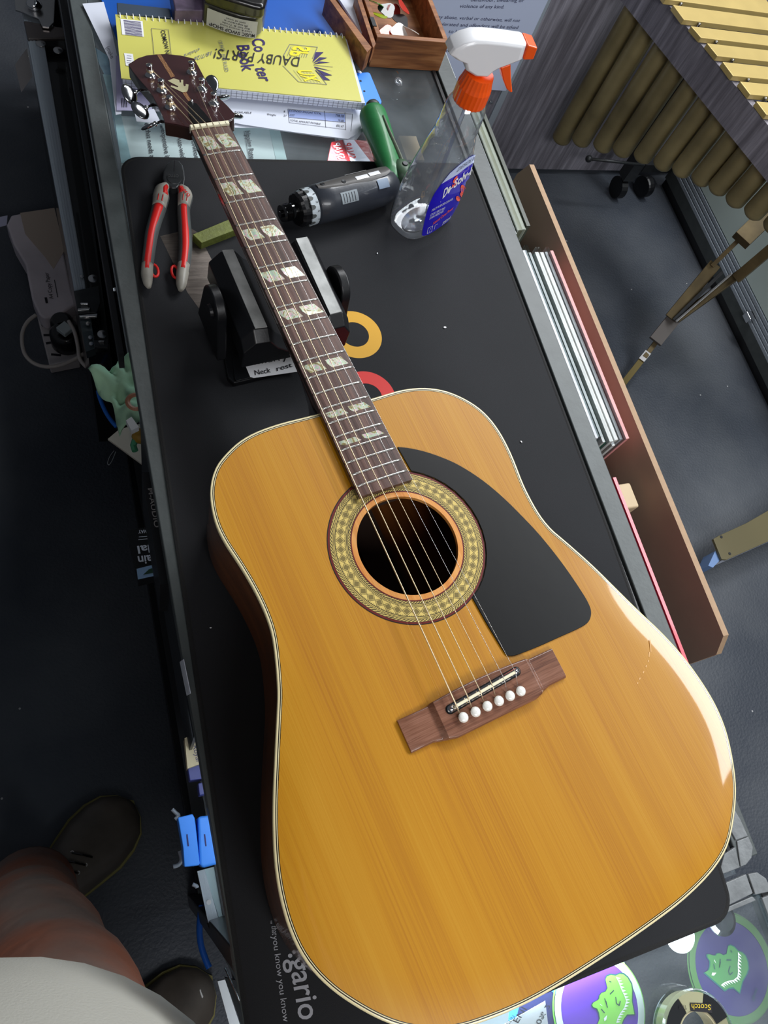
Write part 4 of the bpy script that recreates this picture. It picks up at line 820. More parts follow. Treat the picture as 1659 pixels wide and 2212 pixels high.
# cordless screwdriver
DZ = .0265
A, B = at(603, 463, DZ), at(850, 399, DZ); d = (B - A).normalized(); s2 = d.cross(Vector((0, 0, 1))).normalized()
g = empty('cordless_screwdriver', (A + B) / 2); tag(g, 'black pivoting cordless screwdriver with green handle lying above the guitar neck', 'screwdriver'); Lg_ = (B - A).length
P_ = lambda t: A + d * t
mb = MB(); mb.lathe([(.0001, 0), (.0045, 0), (.0045, .003), (.0100, .003), (.0105, .006), (.0092, .0065), (.0105, .0075), (.0092, .0085), (.0105, .0095), (.0092, .0105), (.0105, .0115), (.0092, .0125), (.0105, .0135), (.0095, .0160), (.0095, .024)], A, d, n=32); mb.build('chuck', mat('glossy_black_chuck', rgb(8, 8, 9), .12, coat=1), g, smooth=False)
mb = MB(); n_ = 40; rings_ = []
for r, h_ in ((.0120, .0225), (.0190, .0235), (.0210, .0270), (.0212, .034)): rings_.append([A + d * h_ + (Vector((0, 0, 1)) * math.cos(a) + s2 * math.sin(a)) * (r - (.0012 if int(j / 2.5) % 2 else 0)) for j, a in enumerate([2 * math.pi * j / n_ for j in range(n_)])])
mb.loft(rings_); mb.build('clutch_grip', M['blackp'], g)
mb = MB(); mb.lathe([(.0208, .034), (.0220, .0345), (.0222, .0450), (.0210, .0455)], A, d, n=48); ringp = mb.build('torque_ring', mat('pale_torque_ring', rgb(190, 200, 206), .4), g, smooth=False)
mb = MB()
for j in range(13):
    a = 2 * math.pi * j / 13 - .2; o_ = Vector((0, 0, 1)) * math.cos(a) + s2 * math.sin(a); tt = d.cross(o_)
    c0 = A + o_ * .0224; mb.prism([c0 + d * .0338 - tt * .0032, c0 + d * .0338 + tt * .0032, c0 + d * .0385 + tt * .0022, c0 + d * .0402, c0 + d * .0385 - tt * .0022], -o_ * .003)
mb.build('ring_lug', M['grey'], g, bevel=.0003)
p = Print()
for j in range(13):
    a = 2 * math.pi * (j + .5) / 13 - .2; o_ = Vector((0, 0, 1)) * math.cos(a) + s2 * math.sin(a); tt = d.cross(o_); c0 = A + o_ * .0226 + d * .0416
    if o_.z > -.5: p.text('1357911'[j % 6] if 0 else str(1 + 2 * (j % 10)), c0 - tt * .0015, c0 + tt * .0015, c0 - tt * .0015 + d * .0028)
p.build(M['ink'], g, 'torque_number', lift=(0, 0, 0))
mb = MB(); prof_ = [(.0190, .0455), (.0232, .048), (.0236, .070), (.0238, .10), (.0232, Lg_ - .045), (.0220, Lg_ - .02), (.0185, Lg_ - .004), (.010, Lg_ + .004)]
rings_ = [[P_(h_) + Vector((0, 0, 1)) * math.cos(a) * r * (1.03 if math.cos(a) > 0 else 1) + s2 * math.sin(a) * r for a in [2 * math.pi * j / 36 for j in range(36)]] for r, h_ in prof_]
mb.loft(rings_); mb.build('motor_body', mat('slate_black_plastic', rgb(52, 56, 64), .38, coat=.3, bump=.05, bscale=300), g, smooth=True)
# raised plate with screws and rating label on the upper side
def ontop(t, w, r=.0246):   # w: angle away from the top
    return P_(t) + (Vector((0, 0, 1)) * math.cos(w) - s2 * math.sin(w)) * r
mb = MB(); rows = []
for t, w0, w1 in ((.052, .12, .42), (.060, .0, .55), (.085, -.15, .68), (.125, -.2, .78), (.150, -.1, .72), (.158, .05, .6)):
    rows.append([ontop(t, w0 + (w1 - w0) * k / 8, .0240 if k in (0, 8) else .0252) for k in range(9)])
mb.loft(rows, cap=False, closed=False); mb.build('raised_panel', mat('warm_grey_plastic', rgb(84, 82, 80), .42), g, smooth=True)
for t, w in ((.060, .30), (.088, .12)):
    mb = MB(); c0 = ontop(t, w, .0254); o_ = (c0 - P_(t)).normalized(); mb.lathe([(.0001, .0004), (.0026, .0006), (.0030, 0)], c0, o_, 14); mb.build('screw', M['dark_metal'], g)
def label_patch(t0, t1, w0, w1, m, nm, r=.0256, k=6):
    m_ = MB(); m_.loft([[ontop(t0 + (t1 - t0) * i / k, w0 + (w1 - w0) * j / k, r) for j in range(k + 1)] for i in range(k + 1)], cap=False, closed=False); return m_.build(nm, m, g)
label_patch(.106, .124, -.02, .22, M['white'], 'rating_label'); label_patch(.126, .142, .02, .26, M['white'], 'rating_label')
label_patch(.098, .130, .60, .68, mat('silver_lettering', rgb(170, 170, 170), .5), 'maker_band')
label_patch(.076, .100, -.98, -.42, mat('striped_grey_label', rgb(150, 160, 166), .5), 'side_label', r=.0246)
for k in range(5): label_patch(.079 + k * .004, .0798 + k * .004, -.94, -.5, M['ink'], 'label_stripe', r=.0249, k=2)
label_patch(.132, .148, -.72, -.25, mat('pale_blue_battery_label', rgb(140, 158, 180), .4), 'battery_window', r=.0246)
# handle
C0, C1 = at(852, 392, DZ), at(803, 243, .030)
hp_ = catmull([C0 - d * .012, C0.lerp(C1, .10), C0.lerp(C1, .35), C0.lerp(C1, .65), C0.lerp(C1, .9), C1], 4)
rad = [(.012, .014), (.0150, .019), (.0165, .0175), (.0180, .0170), (.0190, .0185), (.0185, .0185), (.016, .016)]
def rr_(i, n): 
    t = i / (n - 1) * (len(rad) - 1); k = min(int(t), len(rad) - 2); f = t - k; return (rad[k][0] * (1 - f) + rad[k + 1][0] * f, rad[k][1] * (1 - f) + rad[k + 1][1] * f)
hp_.append(C1 + (C1 - C0).normalized() * .006); radii = [rr_(i, len(hp_)) for i in range(len(hp_))]; radii[-1] = (.009, .010)
mb = MB(); mb.tube(hp_, radii, 24); mb.build('handle', mat('green_soft_grip', rgb(38, 118, 64), .45, vary=.1, vscale=60, coat=.2, bump=.05, bscale=300), g, smooth=True)
hd = (C1 - C0).normalized(); hs = hd.cross(Vector((0, 0, 1))).normalized()
mb = MB(); mb.tube(catmull([C0.lerp(C1, .05) + hs * .013 + Vector((0, 0, .011)), C0.lerp(C1, .3) + hs * .010 + Vector((0, 0, .0148)), C0.lerp(C1, .55) + hs * .006 + Vector((0, 0, .0178)), C0.lerp(C1, .78) + hs * .004 + Vector((0, 0, .019))], 5), [(.0035 * (1 - i / 17) + .0008, .0012) for i in range(16)], 8); mb.build('grip_inlay', mat('olive_grey_rubber', rgb(96, 104, 88), .5), g, smooth=True)
mb = MB(); mb.ball(C1 + Vector((0, 0, .008)) + hd * .003, (.010, .007, .009), 14, Matrix.Rotation(math.atan2(hs.y, hs.x), 3, 'Z')); mb.build('handle_cap', mat('dark_cap', rgb(52, 58, 56), .5), g, smooth=True)
mb = MB(); mb.ball(C0 + hd * .010 + hs * .010 + Vector((0, 0, .006)), (.015, .018, .0145), 16); mb.build('pivot_cover', mat('olive_green_shell', rgb(64, 92, 66), .45), g, smooth=True)
mb = MB(); mb.lathe([(.0001, .001), (.0034, .001), (.0040, 0)], C0 + hd * .010 + hs * .012 + Vector((0, 0, .0200)), (0, 0, 1), 14); mb.build('screw', M['dark_metal'], g); keep(g)
# side cutting pliers
PZ = .010
g = empty('cutting_pliers', at(370, 480, 0)); tag(g, 'red and grey handled side cutting pliers lying open on the mat', 'pliers')
pc_ = lambda u, v, z=PZ: at(240 + u * .15375, 320 + v * .15375, z)
hd_ = [(898, 158), (958, 172), (1008, 232), (1034, 330), (1044, 430), (1024, 535), (960, 522), (925, 560), (850, 560), (752, 478), (722, 420), (734, 320), (772, 228), (832, 172)]
mb = MB(); mb.prism([pc_(*q, .016) for q in hd_], (0, 0, -.011)); head_ = mb.build('jaw', M['dark_metal'], g, bevel=.002, seg=3)
mb = MB(); mb.lathe([(.0001, .0006), (.0080, .0006), (.0085, 0)], pc_(885, 430, .016), n=28); mb.build('pivot', M['dark_metal'], head_, smooth=False)
p = Print(); p.line(pc_(898, 165, .0162), pc_(890, 320, .0162), .0008); p.build(M['ink'], head_, 'jaw_gap')
p = Print(); p.text('OTTO', pc_(950, 375, .0175), pc_(798, 368, .0175), pc_(948, 412, .0175)); p.build(M['steel'], head_, 'stamped_lettering')
for side_, cl in ((-1, [(800, 520, 90), (715, 600, 210), (700, 690, 250), (672, 850, 215), (625, 1000, 200), (570, 1200, 190), (540, 1400, 175), (515, 1600, 172), (505, 1780, 172), (515, 1900, 130), (535, 1965, 50)]), (1, [(955, 540, 90), (1020, 620, 200), (1040, 690, 235), (1020, 850, 190), (1025, 1000, 190), (1040, 1200, 195), (1045, 1400, 195), (1028, 1600, 190), (1000, 1780, 180), (985, 1920, 150), (975, 2005, 60)])):
    h_ = empty('handle', at(370, 480, 0)); h_.parent = g; h_.location = (0, 0, 0); h_.matrix_parent_inverse = Matrix.Identity(4)
    pts = catmull([pc_(u, v, .0115) for u, v, w in cl], 4); ws = [w * 1.16 * .15375 / 2 / 2260 for u, v, w in cl]
    def rad_(i): t = i / 4; k = min(int(t), len(ws) - 2); f = t - k; return ws[k] * (1 - f) + ws[k + 1] * f
    N_ = len(pts)
    def seg(a, b, m, nm, sx=1.0, sz=.0085, off=0, lift=0):
        q = pts[a:b]; o_ = [(pts[min(i + 1, N_ - 1)] - pts[max(i - 1, 0)]).cross(Vector((0, 0, 1))).normalized() for i in range(a, b)]
        m_ = MB(); rings_ = []
        for k, (p0, oo) in enumerate(zip(q, o_)):
            w = rad_(a + k); rings_.append([p0 + oo * (math.cos(t) * w * sx + off * w) + Vector((0, 0, math.sin(t) * min(sz, w * 1.05) + lift)) for t in [2 * math.pi * j / 16 for j in range(16)]])
        m_.loft(rings_); o__ = m_.build(nm, m, None, smooth=True); o__.parent = h_; return o__
    seg(0, N_ - 9, M['grey'], 'grey_core', 1.0, .0080); 
    seg(12, N_ - 9, M['red'], 'red_grip', .80, .0088, off=-.22 * side_ * -1 * -1 if 0 else (.20 if side_ < 0 else -.20) * -1 * 0, lift=.0006)
    seg(1, 13, M['pale_grey'], 'worn_sleeve', .96, .0086, lift=.0006)
    seg(2, 9, M['red'], 'red_edge', .45, .0088, off=(.42 if side_ < 0 else -.42) * -1, lift=.0008)
    for off_ in (-.30, .22): seg(9, 12, M['red'], 'red_stripe', .13, .0090, off=off_, lift=.0008)
    seg(N_ - 12, N_, M['pale_grey'], 'end_cap', .98, .0082, lift=.0004)
    c0 = pc_(*((610, 1720) if side_ < 0 else (900, 1740)), .010); mb = MB(); mb.tube([c0 + Vector((math.cos(t) * .0040, math.sin(t) * .0085, 0)) for t in [k * 2 * math.pi / 14 for k in range(15)]], .0016, 8, cap=False); o = mb.build('lanyard_loop', M['red'], None, smooth=True); o.parent = h_
    h_.location = (0, 0, 0)
for c in g.children:
    pass
p = Print(); p.text('nws', pc_(1092, 690, .0215), pc_(965, 545, .0215), pc_(1130, 650, .0215), bold=.01)
p.build(M['red'], g, 'grip_lettering'); keep(g)
# green block and metal scraper
mb = MB(); mb.prism([at(*q, .0150) for q in ((416, 506), (435, 524.5), (517, 493), (498, 472))], (0, 0, -.0115)); o = mb.build('polishing_bar', mat('olive_green_compound', rgb(108, 116, 52), .6, vary=.25, vscale=90, bump=.3, bscale=300), None, bevel=.0008)
tag(o, 'olive green rectangular polishing bar lying under the guitar neck', 'bar')
mb = MB(); mb.prism([at(*q, .0042) for q in ((346, 510), (414, 494), (427, 502), (460, 566), (472, 610), (455, 665), (432, 669), (405, 632))], (0, 0, -.0008)); o = mb.build('metal_scraper', mat('scratched_steel_sheet', rgb(106, 98, 92), .35, metal=.6, vary=.35, vscale=30, vstretch=(1, 8, 1), bump=.1), None)
tag(o, 'thin scratched steel scraper sheet beneath the pliers and green bar', 'scraper')
# neck rest
g = empty('neck_rest', at(590, 700, 0)); tag(g, 'black neck rest with two grey padded ridges cradling the guitar neck', 'neck rest')
RZ = .086
L1, L2, L3, L4 = [at(x, y, RZ) for x, y in ((479.5, 542), (503.5, 540), (577, 707), (551, 710))]
R1, R2, R3, R4 = [at(x, y, RZ) for x, y in ((639, 517), (663, 513), (737, 674), (713, 680))]
ax_ = ((L4 - L1).normalized() + (R4 - R1).normalized()).normalized(); cx_ = Vector((-ax_.y, ax_.x, 0)) ; cx_ = cx_ if cx_.x > 0 else -cx_
def sect(l, lo, r, ro):
    dz = Vector((0, 0, 1)); return [l - cx_ * .014 - dz * .040, l - cx_ * .014 - dz * .014, l - cx_ * .002, lo + cx_ * .0015, lo + cx_ * .012 - dz * .014, (lo + r) / 2 - dz * .030 - cx_ * .004, r - cx_ * .012 - dz * .014, r - cx_ * .0015, ro + cx_ * .002, ro + cx_ * .012 - dz * .014, ro + cx_ * .012 - dz * .040]
mb = MB(); mb.loft([sect(L1, L2, R1, R2), sect(L4, L3, R4, R3), [v + ax_ * .012 - Vector((0, 0, .010)) for v in sect(L4, L3, R4, R3)]]); mb.build('cradle', M['blackp'], g, bevel=.0015, seg=2, angle=25)
padm = mat('scuffed_grey_pad', rgb(180, 182, 180), .55, vary=.3, vscale=40, bump=.1)
for a, b, c_, e in ((L1, L2, L3, L4), (R1, R2, R3, R4)):
    mb = MB(); mb.prism([a, b, c_, e], (0, 0, .0012)); mb.build('pad', padm, g)
for c0, s in ((at(478, 668, .066), -1), (at(722, 628, .066), 1)):
    pl = []; cc0 = c0 - ax_ * .004
    for k in range(17):
        t = math.pi * k / 16; pl.append(cc0 + ax_ * math.cos(t) * .0235 + Vector((0, 0, math.sin(t) * .0235)))
    pl += [cc0 - ax_ * .032 + Vector((0, 0, -.050)), cc0 + ax_ * .034 + Vector((0, 0, -.050))]
    pl = [Vector((v.x, v.y, max(v.z, .006))) for v in pl]
    mb = MB(); mb.prism(pl, cx_ * .011 * s); mb.build('side_arm', M['blackp'], g, bevel=.002, seg=3)
    mb = MB(); mb.lathe([(.0001, .003), (.007, .003), (.008, 0)], c0 + cx_ * .011 * s, cx_ * s, 18); mb.build('pivot_knob', M['blackp'], g)
bq = [at(*q, .012) for q in ((492, 815), (506, 828), (700, 782), (706, 764), (660, 600), (470, 612), (462, 640))]
mb = MB(); mb.prism(bq, (0, 0, -.0086)); mb.build('base_plate', M['blackp'], g, bevel=.002, seg=2)
mb = MB(); mb.prism([at(*q, .0135) for q in ((507, 818), (511, 823), (690, 781), (640, 610), (486, 626))], (0, 0, -.002)); mb.build('base_pad', M['grey'] if 0 else M['blackp'], g, bevel=.0008)
n4 = lambda u, v, z=.0138: at(420 + u * .21700, 480 + v * .21700, z)
mb = MB(); mb.prism([n4(*q) for q in ((468, 1330), (480, 1315), (560, 1300), (1030, 1290), (1075, 1480), (590, 1550), (555, 1540))], (0, 0, -.0004)); mb.build('name_sticker', M['white'], g)
p = Print(); hh = lambda u, v: n4(u, v, .0141); p.text('Neck', hh(600, 1525), hh(762, 1495), hh(590, 1478), bold=.008); p.text('rest', hh(815, 1485), hh(975, 1440), hh(806, 1440), bold=.008); p.text('Smurry', hh(575, 1425), hh(930, 1365), hh(562, 1370), bold=.008); p.build(M['ink'], g, 'handwriting'); keep(g)
# ================================================================== RIGHT OF THE COUNTER
# record rack: fibreboard side, bottom, peg
g = empty('record_rack', (.70, .45, -.39)); tag(g, 'brown fibreboard rack board with chamfered corners standing beside the counter', 'rack')
zt = -.05; x0 = .697
ya, yb = at(1563, 1385, zt).y - .012, at(1138, 351, zt).y
bd = [Vector((x0, y, z)) for y, z in ((ya, -.075), (ya + .018, zt), (yb - .004, zt), (yb + .012, -.085), (yb + .012, FLOOR), (ya, FLOOR))]
fib = mat('brown_fibreboard_face', rgb(178, 154, 136), .5, vary=.05, vscale=20); cut = mat('tan_cut_fibreboard', rgb(174, 144, 114), .7, vary=.08, vscale=80)
me_ = MB(); n_ = len(bd); me_.m = 0; me_.poly(bd); me_.poly([v + Vector((.0085, 0, 0)) for v in bd]); me_.m = 1
for i in range(n_): me_.poly([bd[i], bd[(i + 1) % n_], bd[(i + 1) % n_] + Vector((.0085, 0, 0)), bd[i] + Vector((.0085, 0, 0))])
me_.build('board', [fib, cut], g)
mb = MB(); mb.box((.642, .85, -.382), (.105, 1.04, .012)); mb.build('bottom_board', cut, g)
mb = MB(); mb.box((.634, .272, -.080), (.056, .036, .034)); mb.build('wooden_peg', mat('pale_pine', rgb(206, 184, 148), .6, vary=.1, vscale=20), g, bevel=.003)
keep(g)
def lp(x, y0, y1, z1, th, col, lab, lean=0, grp='record sleeves in the rack', clear=False):
    g = empty('record_sleeve', (x, (y0 + y1) / 2, z1 - .315)); tag(g, lab, 'record sleeve', grp)
    mb = MB(); k = lean
    mb.add([Vector((x + a + (k if c else 0), y, z1 if c else z1 - .315)) for a in (0, th) for y in (y0, y1) for c in (0, 1)], [(0, 1, 3, 2), (4, 6, 7, 5), (0, 4, 5, 1), (2, 3, 7, 6), (0, 2, 6, 4), (1, 5, 7, 3)])
    mb.build('jacket', mat('sleeve_colour', col, .45, vary=.15, vscale=30), g)
    if clear:
        mb = MB(); mb.add([Vector((x + a + (k if c else 0), y, (z1 + .006 if c else z1 - .318))) for a in (-.0006, th + .0008) for y in (y0 - .003, y1 + .004) for c in (0, 1)], [(0, 1, 3, 2), (4, 6, 7, 5), (0, 4, 5, 1), (2, 3, 7, 6), (0, 2, 6, 4)]); mb.build('clear_cover', pane_glass('sleeve_film', tint=(.9, .93, .95, 1), refl=2.2, rough=.12), g)
    keep(g)
specs = [(rgb(150, 176, 220), .0030, 'pale blue record sleeve nearest the counter in the front batch'), (rgb(208, 212, 226), .0035, 'white record sleeve second from the counter in the front batch'), (rgb(164, 156, 184), .0022, 'thin mauve record sleeve between white ones near the counter'),
         (rgb(200, 204, 214), .0040, 'pale grey record sleeve beside the thin mauve one'), (rgb(176, 150, 160), .0022, 'thin dusty pink record sleeve in the middle of the front batch'), (rgb(206, 208, 214), .0042, 'white record sleeve against the muted green one, counter side'),
         (rgb(104, 120, 116), .0040, 'muted green record sleeve in the middle of the front batch'), (rgb(180, 186, 184), .0040, 'grey green record sleeve next to the muted green one'), (rgb(30, 92, 74), .0026, 'thin emerald record sleeve beside the thick white ones'),
         (rgb(226, 226, 220), .0060, 'thick white record sleeve right after the emerald one'), (rgb(196, 198, 196), .0046, 'light grey record sleeve between two thick white ones'), (rgb(230, 230, 226), .0058, 'thick white record sleeve next to the grey and pink ones'),
         (rgb(170, 174, 178), .0040, 'grey record sleeve in a loose clear cover beside the pink one'), (rgb(222, 150, 148), .0050, 'salmon pink record sleeve nearest the fibreboard in the front batch')]
x = .5955
for k, (c, th, lab) in enumerate(specs):
    dy = random.uniform(-.006, .006); lp(x, .352 + dy - (.004 if k > 6 else 0), .664 + dy, -.050 + random.uniform(-.006, .004), th, c, lab, lean=.006, clear=k in (0, 3, 6, 9, 12)); x += th + .0013
specs2 = [(rgb(206, 194, 168), .009, 'thick cream record sleeve against the counter in the rear batch'), (rgb(214, 208, 190), .008, 'second cream record sleeve in the rear batch'), (rgb(190, 196, 196), .008, 'pale grey record sleeve in the middle of the rear batch'), (rgb(222, 226, 226), .006, 'white record sleeve in the rear batch beside the olive one'),
          (rgb(112, 118, 92), .009, 'olive record sleeve in the rear batch'), (rgb(160, 166, 150), .007, 'sage grey record sleeve in the rear batch'), (rgb(70, 76, 66), .006, 'dark olive record sleeve outermost in the rear batch')]
x = .5950
for k, (c, th, lab) in enumerate(specs2):
    lp(x, .690 + .004 * k, 1.005, -.052 - .003 * (k % 2), th, c, lab, grp='record sleeves in the rear batch', clear=k in (1, 4)); x += th + .0014
x = .5950
for k, (c, th, lab) in enumerate(((rgb(196, 190, 172), .010, 'cream record sleeve at the far end of the rack behind the spray head'), (rgb(150, 160, 160), .010, 'grey record sleeve at the far end of the rack'), (rgb(206, 210, 206), .010, 'white record sleeve at the far end of the rack'))):
    lp(x, 1.02, 1.33, -.054, th, c, lab, grp='record sleeves at the far end'); x += th + .002
# red strip against the counter front
mb = MB(); mb.box((.6065, .152, -.030), (.0045, .264, .020)); g = mb.build('red_strip', mat('red_acrylic', rgb(226, 44, 70), .3, coat=.3), None)
tag(g, 'thin bright red strip along the counter side facing the fibreboard', 'strip')
# notice and grey laminate cabinet end
PY = 1.709
g = empty('laminate_cabinet', (1.7, PY, FLOOR)); tag(g, 'tall grey woodgrain laminate end panel behind the brass resonator tubes', 'panel')
mb = MB(); mb.box((1.50, PY + .012, -.36), (2.0, .024, 1.08)); mb.build('laminate_panel', M['laminate'], g)
mb = MB(); mb.box((1.218, PY - .003, -.36), (.020, .006, 1.08)); mb.build('metal_edge', M['alu'], g)
mb = MB(); mb.lathe([(.0001, .003), (.005, .002), (.006, 0)], onp(1061 + 0, 221, (0, PY - .006, 0), (0, 1, 0)), (0, -1, 0), 14); mb.build('screw', M['chrome'], g); keep(g)
NP = (0, PY - .009, 0); nq = lambda x, y: onp(x, y, NP, (0, 1, 0))
g = empty('behaviour_notice', nq(1040, 100)); tag(g, 'white printed notice about abuse and offenders fixed behind the spray bottle', 'notice')
tl_, tr_ = nq(880, -60), nq(1205, -60); zb = nq(1090, 196).z; xl = .875
mb = MB(); mb.prism([Vector((xl, PY - .009, zb)), Vector((nq(1093, 196).x, PY - .009, zb)), Vector((nq(1093, 196).x, PY - .009, zb + .46)), Vector((xl, PY - .009, zb + .46))], (0, .0015, 0)); mb.build('notice_sheet', mat('laminated_notice', rgb(206, 216, 242), .35, coat=.5), g)
p = Print(); n3 = lambda u, v: nq(640 + u * .36166, v * .36166)
p.text('behaviour, swearing or', n3(1040, 8), n3(1358, 12), n3(1044, -12)); p.text('violence of any kind.', n3(975, 45), n3(1240, 50), n3(981, 24)); p.text('Any abuse, verbal or otherwise, will not', n3(820, 108), n3(1333, 132), n3(828, 88)); p.text('be tolerated and offenders will be asked', n3(802, 150), n3(1322, 172), n3(809, 130)); p.text('to leave immediately.', n3(908, 196), n3(1188, 206), n3(915, 176)); p.text('enjoy', n3(852, 272), n3(918, 275), n3(858, 252)); p.text('w', n3(930, 275), n3(946, 276), n3(932, 260)); p.text('env', n3(866, 308), n3(915, 310), n3(872, 292))
p.build(mat('notice_ink', rgb(52, 54, 92), .6), g, lift=(0, -.0004, 0)); keep(g)
# marimba / vibraphone
RA = Vector((1.381, 1.649, -.302)); RB = Vector((1.544, 1.057, -.302)); rd = (RB - RA).normalized(); rn = Vector((-rd.y, rd.x, 0)); rn = rn if rn.x > 0 else -rn
g = empty('vibraphone', (1.6, 1.2, FLOOR)); tag(g, 'vibraphone with gold bars, woodgrain rail and brass resonator tubes at top right', 'vibraphone')
def rail(a, b, z0, z1, th, nm, m):
    mb = MB(); mb.prism([Vector((a.x, a.y, z0)), Vector((b.x, b.y, z0)), Vector((b.x, b.y, z1)), Vector((a.x, a.y, z1))], rn * th); return mb.build(nm, m, g)
rail(RA - rd * .04, RB + rd * .55, -.302, -.2225, .018, 'side_rail', M['laminate'])
gold = mat('gold_anodised_bar', rgb(206, 182, 116), .36, metal=.25, vary=.08, vscale=12, coat=.2)
bz = -.208; bars = [(1453.8, 10, 1477.4, 42), (1492.5, 55.6, 1514.4, 81), (1527.2, 92.7, 1549.8, 120.6), (1561, 133, 1583.5, 163.4), (1598.7, 175.2, 1620.6, 203.8), (1634, 218.3, 1656, 247.6), (1414, -38, 1438, -2)]
br0 = [(at(a, b, bz), at(c, e, bz)) for a, b, c, e in bars]
stepv = (br0[5][0] - br0[1][0]) / 4
for k in range(1, 4): br0.append((br0[5][0] + stepv * k, br0[5][1] + stepv * k))
for a, b in br0:
    dx = Vector((1, -.03, 0)).normalized() * .34
    mb = MB(); mb.prism([a, a + dx, b + dx, b], (0, 0, -.013)); mb.build('tone_bar', gold, g, bevel=.0015)
for off in (.07,):
    mb = MB(); o0 = br0[6][0] + Vector((off, 0, -.016)); o1 = br0[-1][1] + Vector((off, 0, -.016)); mb.tube([o0, o1], .002, 8); mb.build('bar_cord', M['dark_metal'], g)
for a, b in br0:
    mb = MB(); mb.lathe([(.003, -.012), (.003, .0), (.0045, .002), (.0001, .004)], b + Vector((.045, -.006, -.004)), n=10); mb.build('bar_post', M['steel'], g, smooth=True)
brass = mat('worn_brass_tube', rgb(150, 136, 96), .42, metal=.4, vary=.3, vscale=10, bump=.05, bscale=60)
tb = [(1.426, 1.634, -.714), (1.443, 1.574, -.665), (1.462, 1.506, -.621), (1.478, 1.447, -.581), (1.495, 1.385, -.543), (1.511, 1.326, -.511), (1.526, 1.273, -.481), (1.541, 1.217, -.454), (1.555, 1.167, -.433), (1.570, 1.113, -.418), (1.585, 1.058, -.400), (1.601, 1.000, -.385), (1.617, .944, -.372), (1.632, .888, -.36)]
for x, y, z in tb:
    mb = MB(); r = .0280 if y > 1.4 else .0262; mb.lathe([(.0001, z - .006), (r * .7, z - .005), (r * .97, z + .002), (r, z + .008), (r, -.24)], (x, y, 0), n=28); mb.build('resonator_tube', brass, g, smooth=True)
mb = MB(); q = onp(1272, 343, (0, 1.60, 0), (0, 1, 0)); mb.tube([q, q + Vector((.20, -.02, 0))], .0045, 10); mb.ball(q, .011, 12); mb.build('damper_rod', M['dark_metal'], g, smooth=True)
for x, y in ((1.74, 1.62),):
    mb = MB(); mb.box((x, y, (FLOOR + .08 - .24) / 2), (.04, .04, -.24 - FLOOR - .08)); mb.build('leg', M['dark_metal'], g)
    mb = MB(); mb.lathe([(.0001, -.012), (.035, -.012), (.035, .012), (.0001, .012)], (x, y, FLOOR + .036), (1, 0, 0), 20); mb.build('caster', M['blackp'], g)
cw = at(1392, 402, FLOOR + .035); mb = MB(); mb.lathe([(.0001, -.014), (.034, -.014), (.036, -.008), (.036, .008), (.034, .014), (.0001, .014)], cw, (1, .2, 0), 22); mb.build('caster', M['blackp'], g)
mb = MB(); mb.prism([cw + Vector(v) for v in ((-.02, .03, .03), (.10, .03, .03), (.10, .07, .03), (-.02, .07, .03))], (0, 0, .03)); mb.build('caster_bracket', M['dark_metal'], g)
keep(g)
# pedal linkage
bronze = mat('dull_bronze', rgb(104, 90, 62), .4, metal=.5, vary=.3, vscale=20)
g = empty('pedal_linkage', at(1450, 700, -.8)); tag(g, 'dull bronze folding pedal linkage reaching down to the floor beneath the resonators', 'linkage')
def bar(a, b, w, h_, m, nm, za, zb):
    A_, B_ = at(*a, za), at(*b, zb); dd = (B_ - A_).normalized(); s = dd.cross(Vector((0, 0, 1))).normalized() * w / 2; u = s.cross(dd).normalized() * h_ / 2
    mb = MB(); mb.loft([[A_ + s + u, A_ - s + u, A_ - s - u, A_ + s - u], [B_ + s + u, B_ - s + u, B_ - s - u, B_ + s - u]]); return mb.build(nm, m, g, bevel=.001)
bar((1668, 455), (1600, 520), .050, .03, bronze, 'upper_block', -.50, -.55); bar((1645, 470), (1538, 575), .012, .010, bronze, 'link_rod', -.52, -.66); bar((1675, 530), (1590, 602), .028, .014, bronze, 'side_arm', -.52, -.64)
bar((1600, 590), (1462, 690), .022, .016, bronze, 'lower_arm', -.64, -.78); bar((1545, 570), (1448, 688), .034, .010, bronze, 'channel', -.66, -.78); bar((1560, 588), (1455, 692), .010, .014, M['dark_metal'], 'slot', -.655, -.775); bar((1580, 592), (1460, 695), .006, .016, M['steel'], 'spring_rod', -.64, -.77)
bar((1462, 680), (1415, 738), .040, .014, mat('grey_bracket', rgb(88, 82, 78), .5), 'bracket', -.78, -.83); bar((1435, 715), (1392, 772), .014, .010, bronze, 'foot_rod', -.82, -.87); bar((1400, 760), (1385, 778), .020, .012, M['steel'], 'coupling', -.86, -.88); bar((1392, 770), (1320, 862), .018, .006, mat('dull_gold_strip', rgb(116, 102, 60), .4, metal=.4), 'pedal_strip', -.88, -.90)
keep(g)
# flat gold channel foot
g = empty('gold_channel', at(1600, 1160, -.86)); tag(g, 'flat gold metal channel with white underside just above the floor at right', 'channel')
mb = MB(); mb.prism([at(*q, -.84) for q in ((1541, 1164), (1553, 1157), (1612, 1130), (1760, 1045), (1760, 1125), (1570, 1209), (1559, 1208))], (0, 0, -.008)); mb.build('top_face', mat('gold_paint', rgb(100, 92, 62), .45), g, bevel=.001)
mb = MB(); mb.prism([at(*q, -.848) for q in ((1562, 1209), (1570, 1209), (1760, 1125), (1760, 1121))], (0, 0, -.04)); mb.build('white_flange', M['paper'], g)
mb = MB(); mb.prism([at(*q, -.85) for q in ((1545, 1190), (1560, 1205), (1540, 1226), (1530, 1222))], (0, 0, -.05)); mb.build('end_foot', M['sky_blue'] if 0 else mat('blue_grey_foot', rgb(110, 140, 186), .5), g)
for q in ((1558, 1160), (1576, 1196)): mb = MB(); mb.lathe([(.0001, .001), (.004, .001), (.004, 0)], at(*q, -.84), n=10); mb.build('rivet', M['dark_metal'], g)
keep(g)
